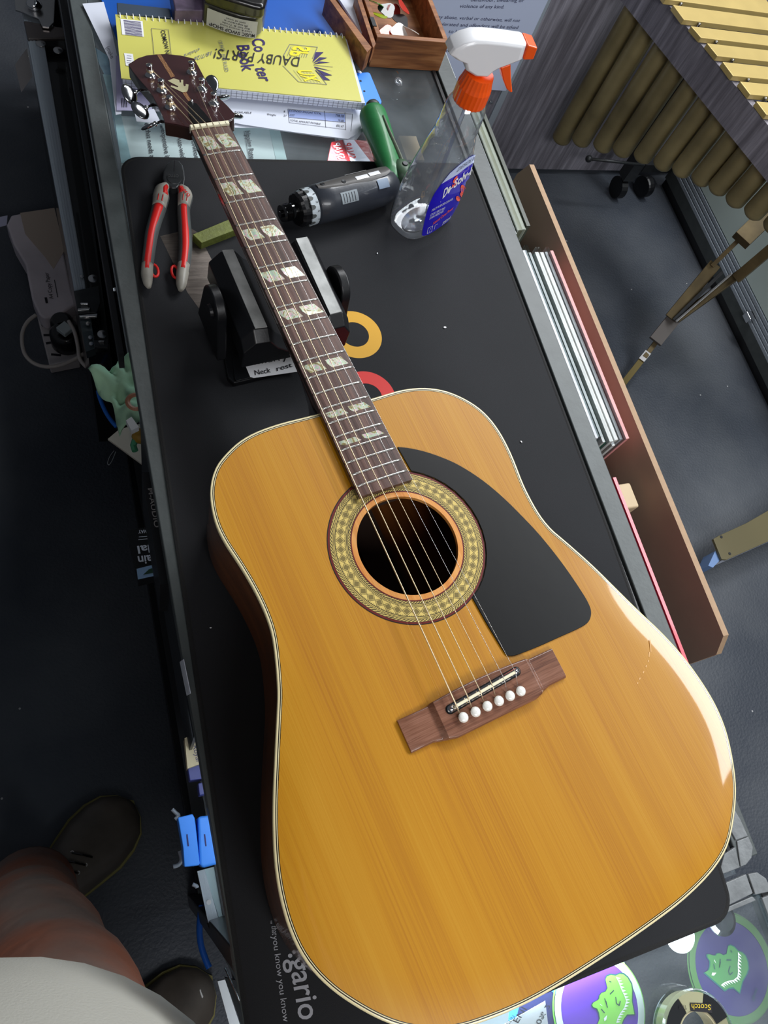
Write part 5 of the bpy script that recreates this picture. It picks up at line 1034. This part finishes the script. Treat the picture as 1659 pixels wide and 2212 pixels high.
# low glazed cabinet at the far right
p0, p1 = at(1428.5, 409, FLOOR), at(1641, 851, FLOOR); dd = (p1 - p0).normalized(); nn = Vector((-dd.y, dd.x, 0)); nn = nn if nn.x > 0 else -nn
zc = lambda q: onp(*q, p0, nn).z
z1 = (zc((1450, 409)) + zc((1522, 561))) / 2; z2 = (zc((1456, 378)) + zc((1542.7, 552)) + zc((1584, 622))) / 3; z3 = (zc((1492, 378)) + zc((1568, 529)) + zc((1609, 602))) / 3
g = empty('glass_cabinet', p0.lerp(p1, .5)); tag(g, 'low cabinet with black plinth, aluminium track and pale green glass at far right', 'cabinet')
def face_(za, zb, m, nm, th=.02, off=0.0):
    a, b = p0 - dd * .02 + nn * off, p1 + dd * .5 + nn * off; mb = MB(); mb.prism([Vector((a.x, a.y, za)), Vector((b.x, b.y, za)), Vector((b.x, b.y, zb)), Vector((a.x, a.y, zb))], nn * th); return mb.build(nm, m, g)
face_(FLOOR, z1, M['black'], 'plinth', .06, .01); face_(z1, z2, M['frame'], 'base_board', .06); 
for k in range(4): face_(z2 + (z3 - z2) * k / 4, z2 + (z3 - z2) * (k + .72) / 4, M['alu'], 'sliding_track', .012, .003 * k)
face_(z2, z3, M['frame_dark'], 'track_bed', .02, .018)
face_(z3, -.52, mat('pale_green_glass', rgb(214, 232, 226), .25, coat=.6), 'glass_door', .008, .012)
lk = onp(1620, 685, p0, nn); mb = MB(); mb.box(lk, (.03, .03, .022)); mb.build('door_lock', M['chrome'], g, bevel=.002); keep(g)
# ================================================================== LEFT OF THE COUNTER
CZ = -.45
l0, l1, r0, r1 = at(56, 70, CZ), at(163, 640, CZ), at(101, 66, CZ), at(189, 640, CZ)
g = empty('road_case', (.03, 1.3, FLOOR)); tag(g, 'black road case with grooved aluminium edge and latches left of the counter', 'case')
ex = (l0 - l1).normalized() * .5
mb = MB(); mb.prism([l0 + ex, r0 + ex, r1, l1], (0, 0, -.02)); mb.build('aluminium_edge', M['alu'], g, bevel=.002)
for k in range(1, 5):
    t = k / 5; a, b = (l0 + ex).lerp(r0 + ex, t), l1.lerp(r1, t); mb = MB(); w = Vector((.0016, 0, 0)); mb.prism([a - w, a + w, b + w, b - w], (0, 0, .0012)); mb.build('edge_groove', M['steel'] if 0 else M['alu'], g)
l2, r2 = at(186, 760, CZ), at(206, 752, CZ)
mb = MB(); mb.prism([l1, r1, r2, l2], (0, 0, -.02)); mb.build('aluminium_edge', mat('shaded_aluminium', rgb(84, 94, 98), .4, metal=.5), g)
mb = MB(); mb.prism([at(*q, CZ - .022) for q in ((58, 66), (148, 66), (238, 760), (190, 762))], (0, 0, -.33)); mb.build('case_body', M['black'], g)
lt = lambda u, v, z=CZ + .012: at(u * .2532, v * .2532, z)
mb = MB(); mb.prism([lt(*q) for q in ((120, -60), (470, -60), (460, 190), (420, 232), (360, 225), (330, 160), (190, 100), (130, 80))], (0, 0, -.004)); mb.build('latch_plate', M['steel'], g, bevel=.001)
mb = MB(); mb.ball(lt(290, 40, CZ + .02), (.016, .013, .010), 14); mb.build('butterfly_latch', M['chrome'], g, smooth=True)
mb = MB(); mb.prism([lt(*q, CZ + .006) for q in ((200, 170), (570, 240), (575, 320), (235, 330))], (0, 0, -.008)); mb.build('latch_housing', mat('coppery_steel', rgb(120, 112, 110), .25, metal=.8), g, bevel=.003)
for u, v in ((348, 372), (495, 430), (298, 298)):
    mb = MB(); mb.lathe([(.0001, .003), (.005, .002), (.009, .001), (.0095, 0)], lt(u, v, CZ + .002), n=20); mb.build('rivet', M['steel'], g, smooth=False)
c3 = lambda u, v, z=CZ + .01: at(u * .1808, 440 + v * .1808, z)
for q, m, nm, dz in ((((880, 1040), (1180, 980), (1200, 1180), (1160, 1300), (930, 1310)), M['dark_metal'], 'latch_housing', .012), (((960, 1180), (1055, 1180), (1055, 1200), (960, 1200)), M['chrome'], 'latch_bar', .018), (((930, 1250), (1085, 1240), (1070, 1268), (925, 1275)), M['steel'], 'latch_bar', .018), (((945, 1330), (1170, 1310), (1160, 1345), (950, 1352)), M['steel'], 'latch_bar', .018), (((1120, 1630), (1300, 1620), (1290, 1720), (1130, 1710)), M['dark_metal'], 'corner_tab', .01), (((1175, 1632), (1250, 1628), (1250, 1650), (1178, 1654)), M['chrome'], 'latch_bar', .014)):
    mb = MB(); mb.prism([c3(u, v, CZ + dz) for u, v in q], (0, 0, -.006)); mb.build(nm, m, g, bevel=.001)
for u, v in ((1110, 895), (978, 872), (1050, 1435), (1222, 1560), (1080, 1600), (1090, 1675)):
    mb = MB(); mb.lathe([(.0001, .003), (.004, .002), (.008, .001), (.0085, 0)] if u in (1110, 1222) else [(.0001, .002), (.0035, .0015), (.004, 0)], c3(u, v, CZ + .004), n=16); mb.build('rivet', M['steel'], g)
keep(g)
o = mk('grey_tag', [at(*q, -.6) for q in ((32, 140), (58, 104), (70, 165), (46, 200))] + [at(*q, -.602) for q in ((32, 140), (58, 104), (70, 165), (46, 200))], [(0, 1, 2, 3), (4, 5, 6, 7), (0, 1, 5, 4), (1, 2, 6, 5), (2, 3, 7, 6), (3, 0, 4, 7)], mat('grey_card', rgb(170, 166, 166), .7)); tag(o, 'grey card tag hanging in the dark left of the aluminium case edge', 'tag')
# paper ream on the power board
g = empty('paper_ream', c3(500, 700, FLOOR)); tag(g, 'torn white ream of copy paper lying on the floor at far left', 'paper')
rp = [(240, 110), (650, 50), (860, 1040), (915, 1190), (700, 1330), (540, 1370), (470, 1330), (380, 1130), (300, 720), (160, 480), (75, 250), (130, 130)]
mb = MB(); mb.prism([c3(u, v, FLOOR + .085) for u, v in rp], (0, 0, -.045)); mb.build('wrapped_ream', mat('ream_wrapper', rgb(205, 196, 202), .55, bump=.8, bscale=25, vary=.15, vscale=10), g, bevel=.006, seg=3)
mb = MB(); mb.prism([c3(u, v, FLOOR + .0856) for u, v in ((240, 110), (650, 50), (770, 560), (640, 780), (540, 640), (300, 360))], (0, 0, -.001)); mb.build('brown_paper', mat('kraft_paper', rgb(186, 170, 156), .7, bump=.4, bscale=20), g)
mb = MB(); mb.prism([c3(u, v, FLOOR + .082) for u, v in ((90, 140), (-60, 170), (-60, 290), (80, 250))], (0, 0, -.002)); mb.build('torn_flap', mat('torn_flap', rgb(200, 200, 226), .6), g)
p = Print(); p.text('A4 Copy Paper', c3(640, 1135, FLOOR + .0862), c3(575, 820, FLOOR + .0862), c3(590, 1142, FLOOR + .0862)); p.line(c3(690, 1120, FLOOR + .0862), c3(650, 910, FLOOR + .0862), .0016); p.line(c3(560, 1190, FLOOR + .0862), c3(545, 1120, FLOOR + .0862), .005); p.build(M['ink'], g); keep(g)
g = empty('power_board', c3(650, 1600, FLOOR)); tag(g, 'white power board with dark sockets on the floor below the paper ream', 'power board')
mb = MB(); mb.prism([c3(u, v, FLOOR + .035) for u, v in ((440, 1330), (930, 1330), (950, 1860), (590, 1930))], (0, 0, -.035)); mb.build('board_body', M['paper'] if 0 else mat('dusty_white_plastic', rgb(190, 184, 184), .5), g, bevel=.003)
mb = MB()
for a, b in (((520, 1570), (680, 1570)), ((550, 1670), (650, 1650)), ((610, 1800), (730, 1810)), ((500, 1460), (620, 1400))):
    A_, B_ = c3(*a, FLOOR + .0358), c3(*b, FLOOR + .0358); s = (B_ - A_).cross(Vector((0, 0, 1))).normalized() * .003; mb.poly([A_ - s, B_ - s, B_ + s, A_ + s])
mb.build('socket_slot', M['ink'], g)
for c_, r in (((750, 1530), .024), ((800, 1670), .034)):
    mb = MB(); mb.lathe([(r * .8, .05), (r, .04), (r, .0)], c3(*c_, FLOOR + .036), n=24, cap=True); mb.build('plug', M['black'], g, bevel=.003)
mb = MB(); mb.box(c3(775, 1500, FLOOR + .10), (.026, .026, .014), Matrix.Rotation(.7, 3, 'Z')); mb.build('adaptor', mat('pale_adaptor', rgb(180, 190, 192), .5), g, bevel=.002); keep(g)
for pts_, lab, z in (([(430, 1330), (340, 1400), (280, 1500), (262, 1620), (290, 1780), (380, 1890), (520, 1945), (680, 1940), (830, 1890), (960, 1820), (1050, 1755)], 'grey white cable looping round the power board', FLOOR + .03), ([(820, 1400), (890, 1530), (930, 1700), (950, 1840), (1010, 1930), (1120, 2010)], 'pale cable running from the power board to the counter', FLOOR + .045)):
    mb = MB(); mb.tube(catmull([c3(u, v, z + .07) for u, v in pts_], 6), .0042, 10); o = mb.build('power_cable', mat('pale_cable', rgb(190, 182, 176), .5), None, smooth=True); tag(o, lab, 'cable')
mb = MB(); mb.tube(catmull([at(x, y, -.60) for x, y in ((203, 745), (206, 800), (213, 850), (226, 885), (240, 908), (252, 922))], 6), .0040, 10); o = mb.build('blue_cable', mat('blue_cable', rgb(30, 120, 230), .4), None, smooth=True); tag(o, 'bright blue cable curving down behind the green cloth', 'cable')
mb = MB(); mb.tube(catmull([at(x, y, -.55) for x, y in ((436, 1955), (431, 2000), (434, 2040), (445, 2075), (452, 2090))], 6), .0045, 10); o = mb.build('blue_cable', mat('blue_cable_b', rgb(20, 100, 205), .4), None, smooth=True); tag(o, 'short blue cable beside the lit lower shelf near the shoe', 'cable')
mb = MB(); mb.tube([c3(1170, 1780, -.5), c3(1215, 1960, -.52)], [.012, .007], 12); o = mb.build('black_clip', mat('dusty_grey_clip', rgb(70, 60, 62), .5), None, smooth=True); tag(o, 'dusty grey tapered plug by the case corner', 'plug')
mb = MB(); mb.prism([c3(*q, -.30) for q in ((1290, 1000), (1325, 1015), (1380, 1000), (1385, 1040), (1340, 1045))], (0, 0, -.001)); o = mb.build('paper_scrap', M['white'], None); tag(o, 'tiny folded white paper scrap on the rail left of the pliers', 'scrap')
mb = MB(); mb.box((.044, 1.02, -.045), (.006, 1.0, .03)); o = mb.build('side_channel', M['frame_dark'], None); tag(o, 'dark metal side channel running under the left rail of the counter', 'channel')
# cloth
def crumple(name, pts, z, amp, m, lab, cat, seed=1):
    me = bpy.data.meshes.new(name); P2 = [at(x, y, z) for x, y in pts]; me.from_pydata([tuple(v) for v in P2], [], [list(range(len(P2)))]); bm = bmesh.new(); bm.from_mesh(me); bmesh.ops.triangulate(bm, faces=bm.faces)
    from mathutils import noise
    for _ in range(5): bmesh.ops.subdivide_edges(bm, edges=[e for e in bm.edges if e.calc_length() > .008], cuts=1); bmesh.ops.triangulate(bm, faces=bm.faces)
    for v in bm.verts:
        q = v.co * 26 + Vector((seed, 0, 0)); h_ = abs(noise.noise(q)) * 2 + .5 * noise.noise(q * 2.3); v.co.z += h_ * amp
    bm.to_mesh(me); bm.free(); o = link_mesh(name, me, m, None, smooth=True); s = o.modifiers.new('s', 'SOLIDIFY'); s.thickness = .0015; tag(o, lab, cat); return o
crumple('green_cloth', [(194, 817), (225, 806), (252, 800), (254, 785), (262, 778), (284, 773), (290, 800), (300, 840), (312, 892), (305, 922), (292, 930), (280, 925), (264, 932), (258, 946), (254, 920), (250, 900), (243, 880), (222, 862)], -.16, .030, mat('mint_green_cloth', rgb(170, 212, 178), .85, vary=.12, vscale=20), 'crumpled mint green cloth spilling from the shelf left of the counter', 'cloth')
g = empty('white_carton', at(280, 960, -.2)); tag(g, 'open white carton corner with scraps inside below the green cloth', 'box')
mb = MB(); mb.prism([at(*q, -.19) for q in ((233, 948), (258, 927), (305, 915), (322, 1000), (318, 1010))], (0, 0, -.004)); mb.build('carton_base', mat('inside_white_card', rgb(190, 184, 172), .7, vary=.15, vscale=10), g)
mb = MB(); mb.prism([at(*q, -.14) for q in ((302, 905), (309, 908), (328, 1020), (318, 1030))], (0, 0, -.03)); mb.build('carton_side', mat('pale_card_side', rgb(150, 156, 176), .6), g)
mb = MB(); mb.prism([at(*q, -.12) for q in ((272, 908), (284, 900), (300, 922), (284, 930))], (0, 0, -.01)); mb.build('label_scrap', M['white'], g)
mb = MB(); mb.tube([at(294, 945, -.15), at(288, 962, -.155), at(292, 974, -.155)], .004, 8); mb.build('green_scrap', mat('green_scrap', rgb(70, 150, 110), .5), g); mb = MB(); mb.ball(at(302, 942, -.15), .010, 12); mb.build('yellow_scrap', mat('yellow_scrap', rgb(160, 124, 40), .5), g, smooth=True)
mb = MB(); mb.lathe([(.007, 0), (.010, .002), (.013, 0)], at(294, 868, -.12), n=24); mb.build('tape_ring', mat('tan_ring', rgb(176, 120, 92), .5), g); keep(g)
mb = MB(); mb.tube(catmull([at(x, y, -.4) for x, y in ((247, 974), (238, 986), (233, 1000), (236, 1004), (243, 994), (250, 976))], 4), .0008, 6); o = mb.build('wire_twist', M['steel'], None); tag(o, 'thin bent wire end below the white carton', 'wire')
# black boxes on the side
g = empty('black_box', (.042, .33, -.05)); tag(g, 'black box side with grey lettering just under the counter rail', 'box')
mb = MB(); mb.prism([at(*q, -.025) for q in ((306, 1020), (331, 1020), (372, 1260), (346, 1262))], (0, 0, -.10)); mb.build('carton', M['blackp'], g)
p = Print(); hq = H(-.0247); p.text('M-AUDIO', hq(319, 1054), hq(334, 1140), hq(330, 1053), bold=.01); p.build(mat('dim_grey_print', rgb(150, 148, 148), .6), g); keep(g)
g = empty('black_box', at(308, 1195, -.22)); tag(g, 'black printed packet with white upside down lettering and pale blue picture', 'box')
bz_ = -.20
mb = MB(); mb.prism([at(*q, bz_) for q in ((274, 1146), (332, 1136), (346, 1244), (298, 1256))], (0, 0, -.02)); mb.build('packet', M['blackp'], g)
p = Print(); h = H(bz_ + .0004); p.text('rain', h(338, 1198), h(297, 1202), h(341, 1216), bold=.02); p.text('dal', h(335, 1176), h(296, 1180), h(338, 1192), bold=.02); p.text('GWAY', h(327, 1143), h(298, 1146), h(328, 1150), bold=.02); p.line(h(300, 1160), h(328, 1158), .0008); p.line(h(299, 1166), h(329, 1163), .0008); p.build(mat('dim_white_print', rgb(220, 226, 240), .5), g)
p = Print(); p.poly([h(295, 1229), h(339, 1218), h(343, 1242), h(298, 1252)]); p.build(mat('pale_blue_picture', rgb(150, 186, 226), .5), g, 'picture'); p = Print(); p.poly([h(309, 1242), h(322, 1230), h(340, 1224), h(341, 1236)]); p.build(mat('dark_green_picture', rgb(36, 70, 50), .5), g, 'picture_detail', lift=(0, 0, .0008)); keep(g)
vs = lambda x_, y_: onp(x_, y_, (.0512, 0, 0), (1, 0, 0))
mb = MB(); mb.prism([vs(*q_) for q_ in ((388, 1430), (396, 1424), (411, 1498), (403, 1503))], (.0006, 0, 0)); o = mb.build('white_sticker', mat('sticker_white', rgb(226, 232, 246), .5), None); tag(o, 'narrow white sticker with fine print on the shaded counter side', 'sticker')
p = Print()
for k in (2.5, 5): p.line(vs(388 + k, 1434), vs(402 + k, 1496), .0006, (1, 0, 0))
p.build(M['grey_ink'], o, lift=(-.0004, 0, 0))
g = empty('beige_carton', at(415, 1625, -.15)); tag(g, 'beige printed carton with dark violet bands on the left shelf', 'box')
mb = MB(); mb.prism([at(*q, -.14) for q in ((399, 1594), (426, 1586), (438, 1648), (405, 1660))], (0, 0, -.03)); mb.build('carton', mat('beige_card', rgb(200, 184, 150), .6), g)
p = Print(); h = H(-.1395); p.text('Royal', h(416, 1610), h(424, 1645), h(427, 1609)); p.poly([h(404, 1594), h(428, 1590), h(430, 1600), h(406, 1604)]); p.build(mat('violet_ink', rgb(50, 46, 90), .5), g); keep(g)
for q, lab in ((((405, 1656), (436, 1650), (441, 1682), (410, 1686)), 'dark indigo small box just below the beige carton'), (((428, 1692), (446, 1688), (451, 1714), (431, 1718)), 'dim indigo small box half hidden by the mat edge')):
    mb = MB(); mb.prism([at(x, y, -.15) for x, y in q], (0, 0, -.03)); o = mb.build('indigo_box', mat('indigo_card', rgb(70, 74, 140), .5), None, bevel=.001); tag(o, lab, 'box')
for k, (q, lab) in enumerate((([(384, 1766), (416, 1758), (421, 1768), (432, 1866), (428, 1870), (398, 1873), (395, 1830)], 'bright blue slim box left of its twin on the shelf'), ([(427, 1764), (457, 1760), (462, 1775), (473, 1866), (436, 1876), (431, 1868)], 'bright blue slim box tucked against the mat edge'))):
    g = empty('blue_carton', at(*q[0], -.16)); tag(g, lab, 'box')
    mb = MB(); mb.prism([at(x, y, -.14) for x, y in q], (0, 0, -.05)); mb.build('carton', M['sky_blue'], g, bevel=.003)
    p = Print(); p.line(at(404 + 38 * k, 1802, -.1394), at(407 + 38 * k, 1828, -.1394), .0012); p.build(M['navy'], g, 'fine_print'); keep(g)
for k, (pts_, lab) in enumerate((([(372, 1748), (380, 1756), (386, 1762), (378, 1770)], 'wisp of clear plastic at the top corner of the blue boxes'), ([(388, 1838), (392, 1856), (386, 1868), (374, 1872)], 'torn white wrapping scrap at the foot of the blue boxes'), ([(416, 1910), (424, 1914), (426, 1918)], 'tiny white scrap on the floor beside the lit shelf'))):
    mb = MB(); mb.tube(catmull([at(x, y, -.2) for x, y in pts_], 4), .0022, 6); o = mb.build('plastic_scrap', mat('pale_scrap%d' % k, rgb(170, 178, 190), .3, coat=.5), None, smooth=True); tag(o, lab, 'scrap')
# lit lower display on the left side
area('side_display_light', (.085, -.01, -.045), (.02, -.03, -.20), .26, .02, .20, (.82, .93, 1))
g = empty('lit_display', at(460, 1950, -.32)); tag(g, 'pale lit shelf edge with aluminium track low on the left side of the counter', 'shelf')
mb = MB(); mb.prism([at(*q, -.30) for q in ((426, 1882), (442, 1878), (474, 1992), (450, 1994))], (0, 0, -.01)); mb.build('aluminium_track', M['alu'], g)
mb = MB(); mb.prism([at(*q, -.302) for q in ((441, 1878), (480, 1868), (520, 2050), (476, 1994))], (0, 0, -.01)); mb.build('white_ledge', mat('white_ledge', rgb(190, 216, 224), .4), g)
mb = MB(); mb.lathe([(.0001, .001), (.003, .001)], at(451, 1949, -.299), n=12); mb.build('round_sticker', M['white'], g)
for q, m in ((((447, 1996), (476, 1990), (560, 2130), (560, 2190), (510, 2120)), M['frame_dark']), (((470, 2120), (486, 2116), (524, 2230), (500, 2230)), M['white']), (((486, 2112), (510, 2118), (560, 2230), (528, 2230)), M['frame_dark'])):
    mb = MB(); mb.prism([at(*a, -.305) for a in q], (0, 0, -.01)); mb.build('frame_strip', m, g)
for a, b in (((462, 1996), (530, 2128)), ((476, 1994), (530, 2060)), ((486, 2090), (530, 2190))):
    mb = MB(); mb.tube([at(*a, -.302), at(*b, -.302)], .0012, 6); mb.build('chrome_edge', M['chrome'], g)
keep(g)
# ================================================================== THE PERSON TAKING THE PICTURE
fwd = Vector((.60, .80, 0)).normalized(); rgt = Vector((fwd.y, -fwd.x, 0)); UPV = Vector((0, 0, 1))
person = None
def skin_body(verts, edges, radii, m, name):
    me = bpy.data.meshes.new(name); me.from_pydata([tuple(v) for v in verts], edges, []); o = link_mesh(name, me, m)
    o.modifiers.new('skin', 'SKIN'); o.modifiers['skin'].use_smooth_shade = True
    for v, r in zip(me.skin_vertices[0].data, radii): v.radius = (r, r) if not isinstance(r, tuple) else r
    me.skin_vertices[0].data[0].use_root = True
    s = o.modifiers.new('sub', 'SUBSURF'); s.levels = 1; s.render_levels = 2; return o
TC = Vector((-.140, -.226, 0))
sh = TC - fwd * .02 + UPV * .50
L_, R_ = -1, 1
V, E_, RR = [], [], []
def nv(p, r, prev=None):
    V.append(Vector(p)); RR.append(r); 
    if prev is not None: E_.append((prev, len(V) - 1))
    return len(V) - 1
pel = nv(TC - fwd * .03 + UPV * -.02, .12)
ch = nv(TC - fwd * .03 + UPV * .25, .11, pel); up_ = nv(sh + UPV * -.02, .10, ch); nk = nv(sh + UPV * .09, .052, up_); hd0 = nv(sh + UPV * .17 - fwd * .01, .075, nk); hd1 = nv(sh + UPV * .25 - fwd * .005, .088, hd0); nv(sh + UPV * .32 - fwd * .01, .060, hd1)
handr = []
for s in (L_, R_):
    a = nv(sh + rgt * s * .16, .055, up_); e = nv(sh + rgt * s * .25 + fwd * .02 + UPV * -.27, .040, a)
    camr = Vector((W[0][0], W[1][0], W[2][0])); bk = Vector((-W[0][2], -W[1][2], -W[2][2]))
    wpos = CAM + camr * (s * .10) + bk * .055 - fwd * .015 + UPV * .00
    w = nv(wpos - UPV * .03 - fwd * .03 + rgt * s * .02, .024, e); hd_ = nv(wpos, (.030, .016), w); handr.append((wpos, s, hd_))
    for k in range(4):
        b0 = wpos + bk * (.018 - .014 * k) - camr * (s * .012); b1 = b0 - camr * s * (.026 + .003 * (k in (1, 2))) + Vector((-bk.x, -bk.y, 0)) * .004; b2 = b1 - camr * s * .016
        i0 = nv(b0, .0085, hd_); i1 = nv(b1, .0075, i0); nv(b2, .0065, i1)
    t0 = nv(wpos - UPV * .012 - camr * s * .014, .010, hd_); nv(wpos - UPV * .022 - camr * s * .040 + bk * .02, .008, t0)
def leg(hip, knee, ankle):
    h_ = nv(hip, .085, pel); k_ = nv(knee, .056, h_); a_ = nv(ankle, .040, k_); return a_
hipA, kneeA, ankA = Vector((-.085, -.190, -.08)), Vector((-.160, -.055, -.45)), Vector((-.205, -.010, -.83))
hipB, kneeB, ankB = Vector((-.055, -.290, -.10)), Vector((-.105, -.295, -.45)), Vector((-.150, -.330, -.83))
leg(hipA, kneeA, ankA); leg(hipB, kneeB, ankB)
skin = mat('skin', rgb(190, 140, 112), .5, sss=.1)
body = skin_body(V, E_, RR, skin, 'person')
tag(body, 'person in pale grey shirt, grey trousers painted with rust bounce light and dark leather shoes taking the picture', 'person'); person = body
hc_ = sh + UPV * .25
def ell(c, a, b, z, n=36, ex=1.0):
    return [Vector((c.x, c.y, 0)) + fwd * (a * math.cos(t)) + rgt * (b * math.sin(t)) + UPV * z for t in [2 * math.pi * j / n for j in range(n)]]
shirt_m = mat('pale_grey_cotton', rgb(186, 184, 174), .85, bump=.25, bscale=500, vary=.04, vscale=6)
mb = MB(); rows = []
for z, off, a, b in ((-.17, .00, .150, .190), (-.165, .0, .156, .196), (-.10, .005, .160, .198), (-.02, .012, .163, .196), (.06, .012, .158, .190), (.14, .000, .140, .182), (.24, -.015, .122, .180), (.34, -.02, .115, .185), (.43, -.022, .105, .190), (.50, -.03, .080, .175), (.54, -.03, .065, .10)):
    r_ = ell(TC + fwd * off, a, b, z)
    if z < -.12: r_ = [v + UPV * .008 * math.sin(6 * i * 2 * math.pi / 36) for i, v in enumerate(r_)]
    rows.append(r_)
mb.loft(rows); mb.build('shirt', shirt_m, person, smooth=True)
for s in (-1, 1):
    mb = MB(); a_, e_ = sh + rgt * s * .13, sh + rgt * s * .24 + fwd * .018 + UPV * -.24; mb.tube([a_ + UPV * .01, a_.lerp(e_, .25), a_.lerp(e_, .62)], [.072, .068, .066], 20); mb.build('sleeve', shirt_m, person, smooth=True)
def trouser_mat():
    m, t, b = nt('grey_trousers_rust_bounce'); L = t.links.new; tc = t.nodes.new('ShaderNodeTexCoord'); n = t.nodes.new('ShaderNodeTexNoise'); n.inputs['Scale'].default_value = 5; n.inputs['Detail'].default_value = 4; L(tc.outputs['Object'], n.inputs['Vector'])
    L(ramp(t, n.outputs[0], [(.40, rgb(180, 108, 80)), (.62, rgb(146, 126, 116))]), b.inputs['Base Color']); setp(b, rough=.85)  # rust tone paints orange light bounced off the guitar into grey cloth
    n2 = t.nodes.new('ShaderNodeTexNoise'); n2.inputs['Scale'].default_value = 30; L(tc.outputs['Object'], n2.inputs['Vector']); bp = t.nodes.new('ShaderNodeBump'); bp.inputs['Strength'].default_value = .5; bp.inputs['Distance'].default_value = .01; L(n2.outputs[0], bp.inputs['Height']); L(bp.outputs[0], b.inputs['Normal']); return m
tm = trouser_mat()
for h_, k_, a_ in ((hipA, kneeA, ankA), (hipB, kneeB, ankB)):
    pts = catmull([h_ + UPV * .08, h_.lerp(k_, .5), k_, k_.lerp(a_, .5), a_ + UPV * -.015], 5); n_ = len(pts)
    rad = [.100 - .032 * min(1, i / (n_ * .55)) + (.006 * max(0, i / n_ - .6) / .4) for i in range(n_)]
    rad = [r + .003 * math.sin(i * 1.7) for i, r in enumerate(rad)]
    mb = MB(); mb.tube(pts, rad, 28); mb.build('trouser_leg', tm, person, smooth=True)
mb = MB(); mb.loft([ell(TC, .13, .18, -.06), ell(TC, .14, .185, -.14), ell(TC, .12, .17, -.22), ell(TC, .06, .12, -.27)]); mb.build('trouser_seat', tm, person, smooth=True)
leather = mat('dark_worn_leather', rgb(84, 76, 68), .5, vary=.35, vscale=16, coat=.3, bump=.15, bscale=60); sole = mat('dark_sole', rgb(26, 24, 22), .7)
welt = mat('yellow_welt', rgb(132, 124, 64), .6)
def shoe(toe, heel, name):
    ax = (toe - heel).normalized(); sd_ = Vector((-ax.y, ax.x, 0)); Lh = (toe - heel).length
    prof = [(t_, w_ * 1.12, h_ * 1.08) for t_, w_, h_ in [(0, .016, .052), (.04, .034, .075), (.15, .041, .088), (.30, .041, .094), (.42, .043, .092), (.55, .050, .074), (.68, .056, .060), (.80, .054, .050), (.90, .045, .042), (.97, .026, .034), (1.0, .006, .026)]]
    g_ = empty(name, heel); g_.parent = person
    rings_ = []
    for t, w, h_ in prof:
        c = heel + ax * Lh * t; rings_.append([c + sd_ * (w * math.cos(a)) + UPV * (.022 + (h_ - .022) * max(0, math.sin(a)) ** .8 + (-.010 if math.sin(a) < 0 else 0) * abs(math.sin(a))) for a in [2 * math.pi * j / 24 for j in range(24)]])
    up2 = MB(); up2.loft(rings_); up2.build('shoe_upper', leather, g_, smooth=True)
    def outl(k, z): 
        l = [heel + ax * (Lh * t) + sd_ * (w * k) + UPV * z for t, w, h_ in prof]; r = [heel + ax * (Lh * t) - sd_ * (w * k) + UPV * z for t, w, h_ in prof]; return [heel - ax * .004 + UPV * z] + l[:] + [toe + ax * .004 + UPV * z] + r[::-1]
    m_ = MB(); m_.loft([outl(1.05, 0), outl(1.07, .018)]); m_.build('sole', sole, g_)
    m_ = MB(); m_.loft([outl(1.075, .018), outl(1.06, .0215)]); m_.build('welt', welt, g_)
    m_ = MB()
    for k in range(4):
        for s in (-1, 1): 
            c = heel + ax * Lh * (.46 + .055 * k) + sd_ * s * .016; m_.lathe([(.0024, .002), (.0036, .002), (.0036, 0)], c + UPV * (.088 - .0075 * k), UPV, 12)
    m_.build('eyelet', M['steel'], g_)
    m_ = MB()
    for k in range(3): m_.tube([heel + ax * Lh * (.46 + .055 * k) + sd_ * .016 + UPV * (.0915 - .007 * k), heel + ax * Lh * (.49 + .055 * k) + UPV * (.0935 - .007 * k), heel + ax * Lh * (.515 + .055 * k) - sd_ * .016 + UPV * (.086 - .007 * k)], .0018, 6)
    m_.build('lace', M['black'], g_)
    for c in g_.children: c.matrix_parent_inverse = Matrix.Translation(-heel)
Z = Vector((0, 0, FLOOR))
shoe(Vector((-.022, .098, FLOOR)), Vector((-.255, -.075, FLOOR)), 'shoe'); shoe(Vector((.068, -.232, FLOOR)), Vector((-.195, -.355, FLOOR)), 'shoe')
mb = MB(); mb.ball(hc_ + UPV * .035 - fwd * .012, (.092, .098, .090), 20); mb.build('hair', mat('dark_hair', rgb(40, 30, 24), .6), person, smooth=True)
mb = MB(); f0 = hc_ + fwd * .085
mb.loft([[f0 + UPV * .018 + rgt * s * .006 for s in (-1, 1)] + [f0 + UPV * .018 + fwd * .003], [f0 + UPV * -.022 + rgt * s * .015 for s in (-1, 1)] + [f0 + fwd * .022 + UPV * -.020]]); mb.build('nose', skin, person, smooth=True)
for s in (-1, 1):
    mb = MB(); mb.ball(f0 + rgt * s * .030 + UPV * .016 - fwd * .016, .012, 12); mb.build('eye', M['white'], person, smooth=True)
    mb = MB(); mb.ball(hc_ + rgt * s * .088 + UPV * -.005, (.008, .016, .028), 12); mb.build('ear', skin, person, smooth=True)
mb = MB(); mb.ball(f0 - fwd * .010 - UPV * .045, (.008, .022, .006), 12, Matrix.Rotation(math.atan2(fwd.y, fwd.x), 3, 'Z')); mb.build('mouth', mat('lips', rgb(150, 84, 76), .5), person, smooth=True)
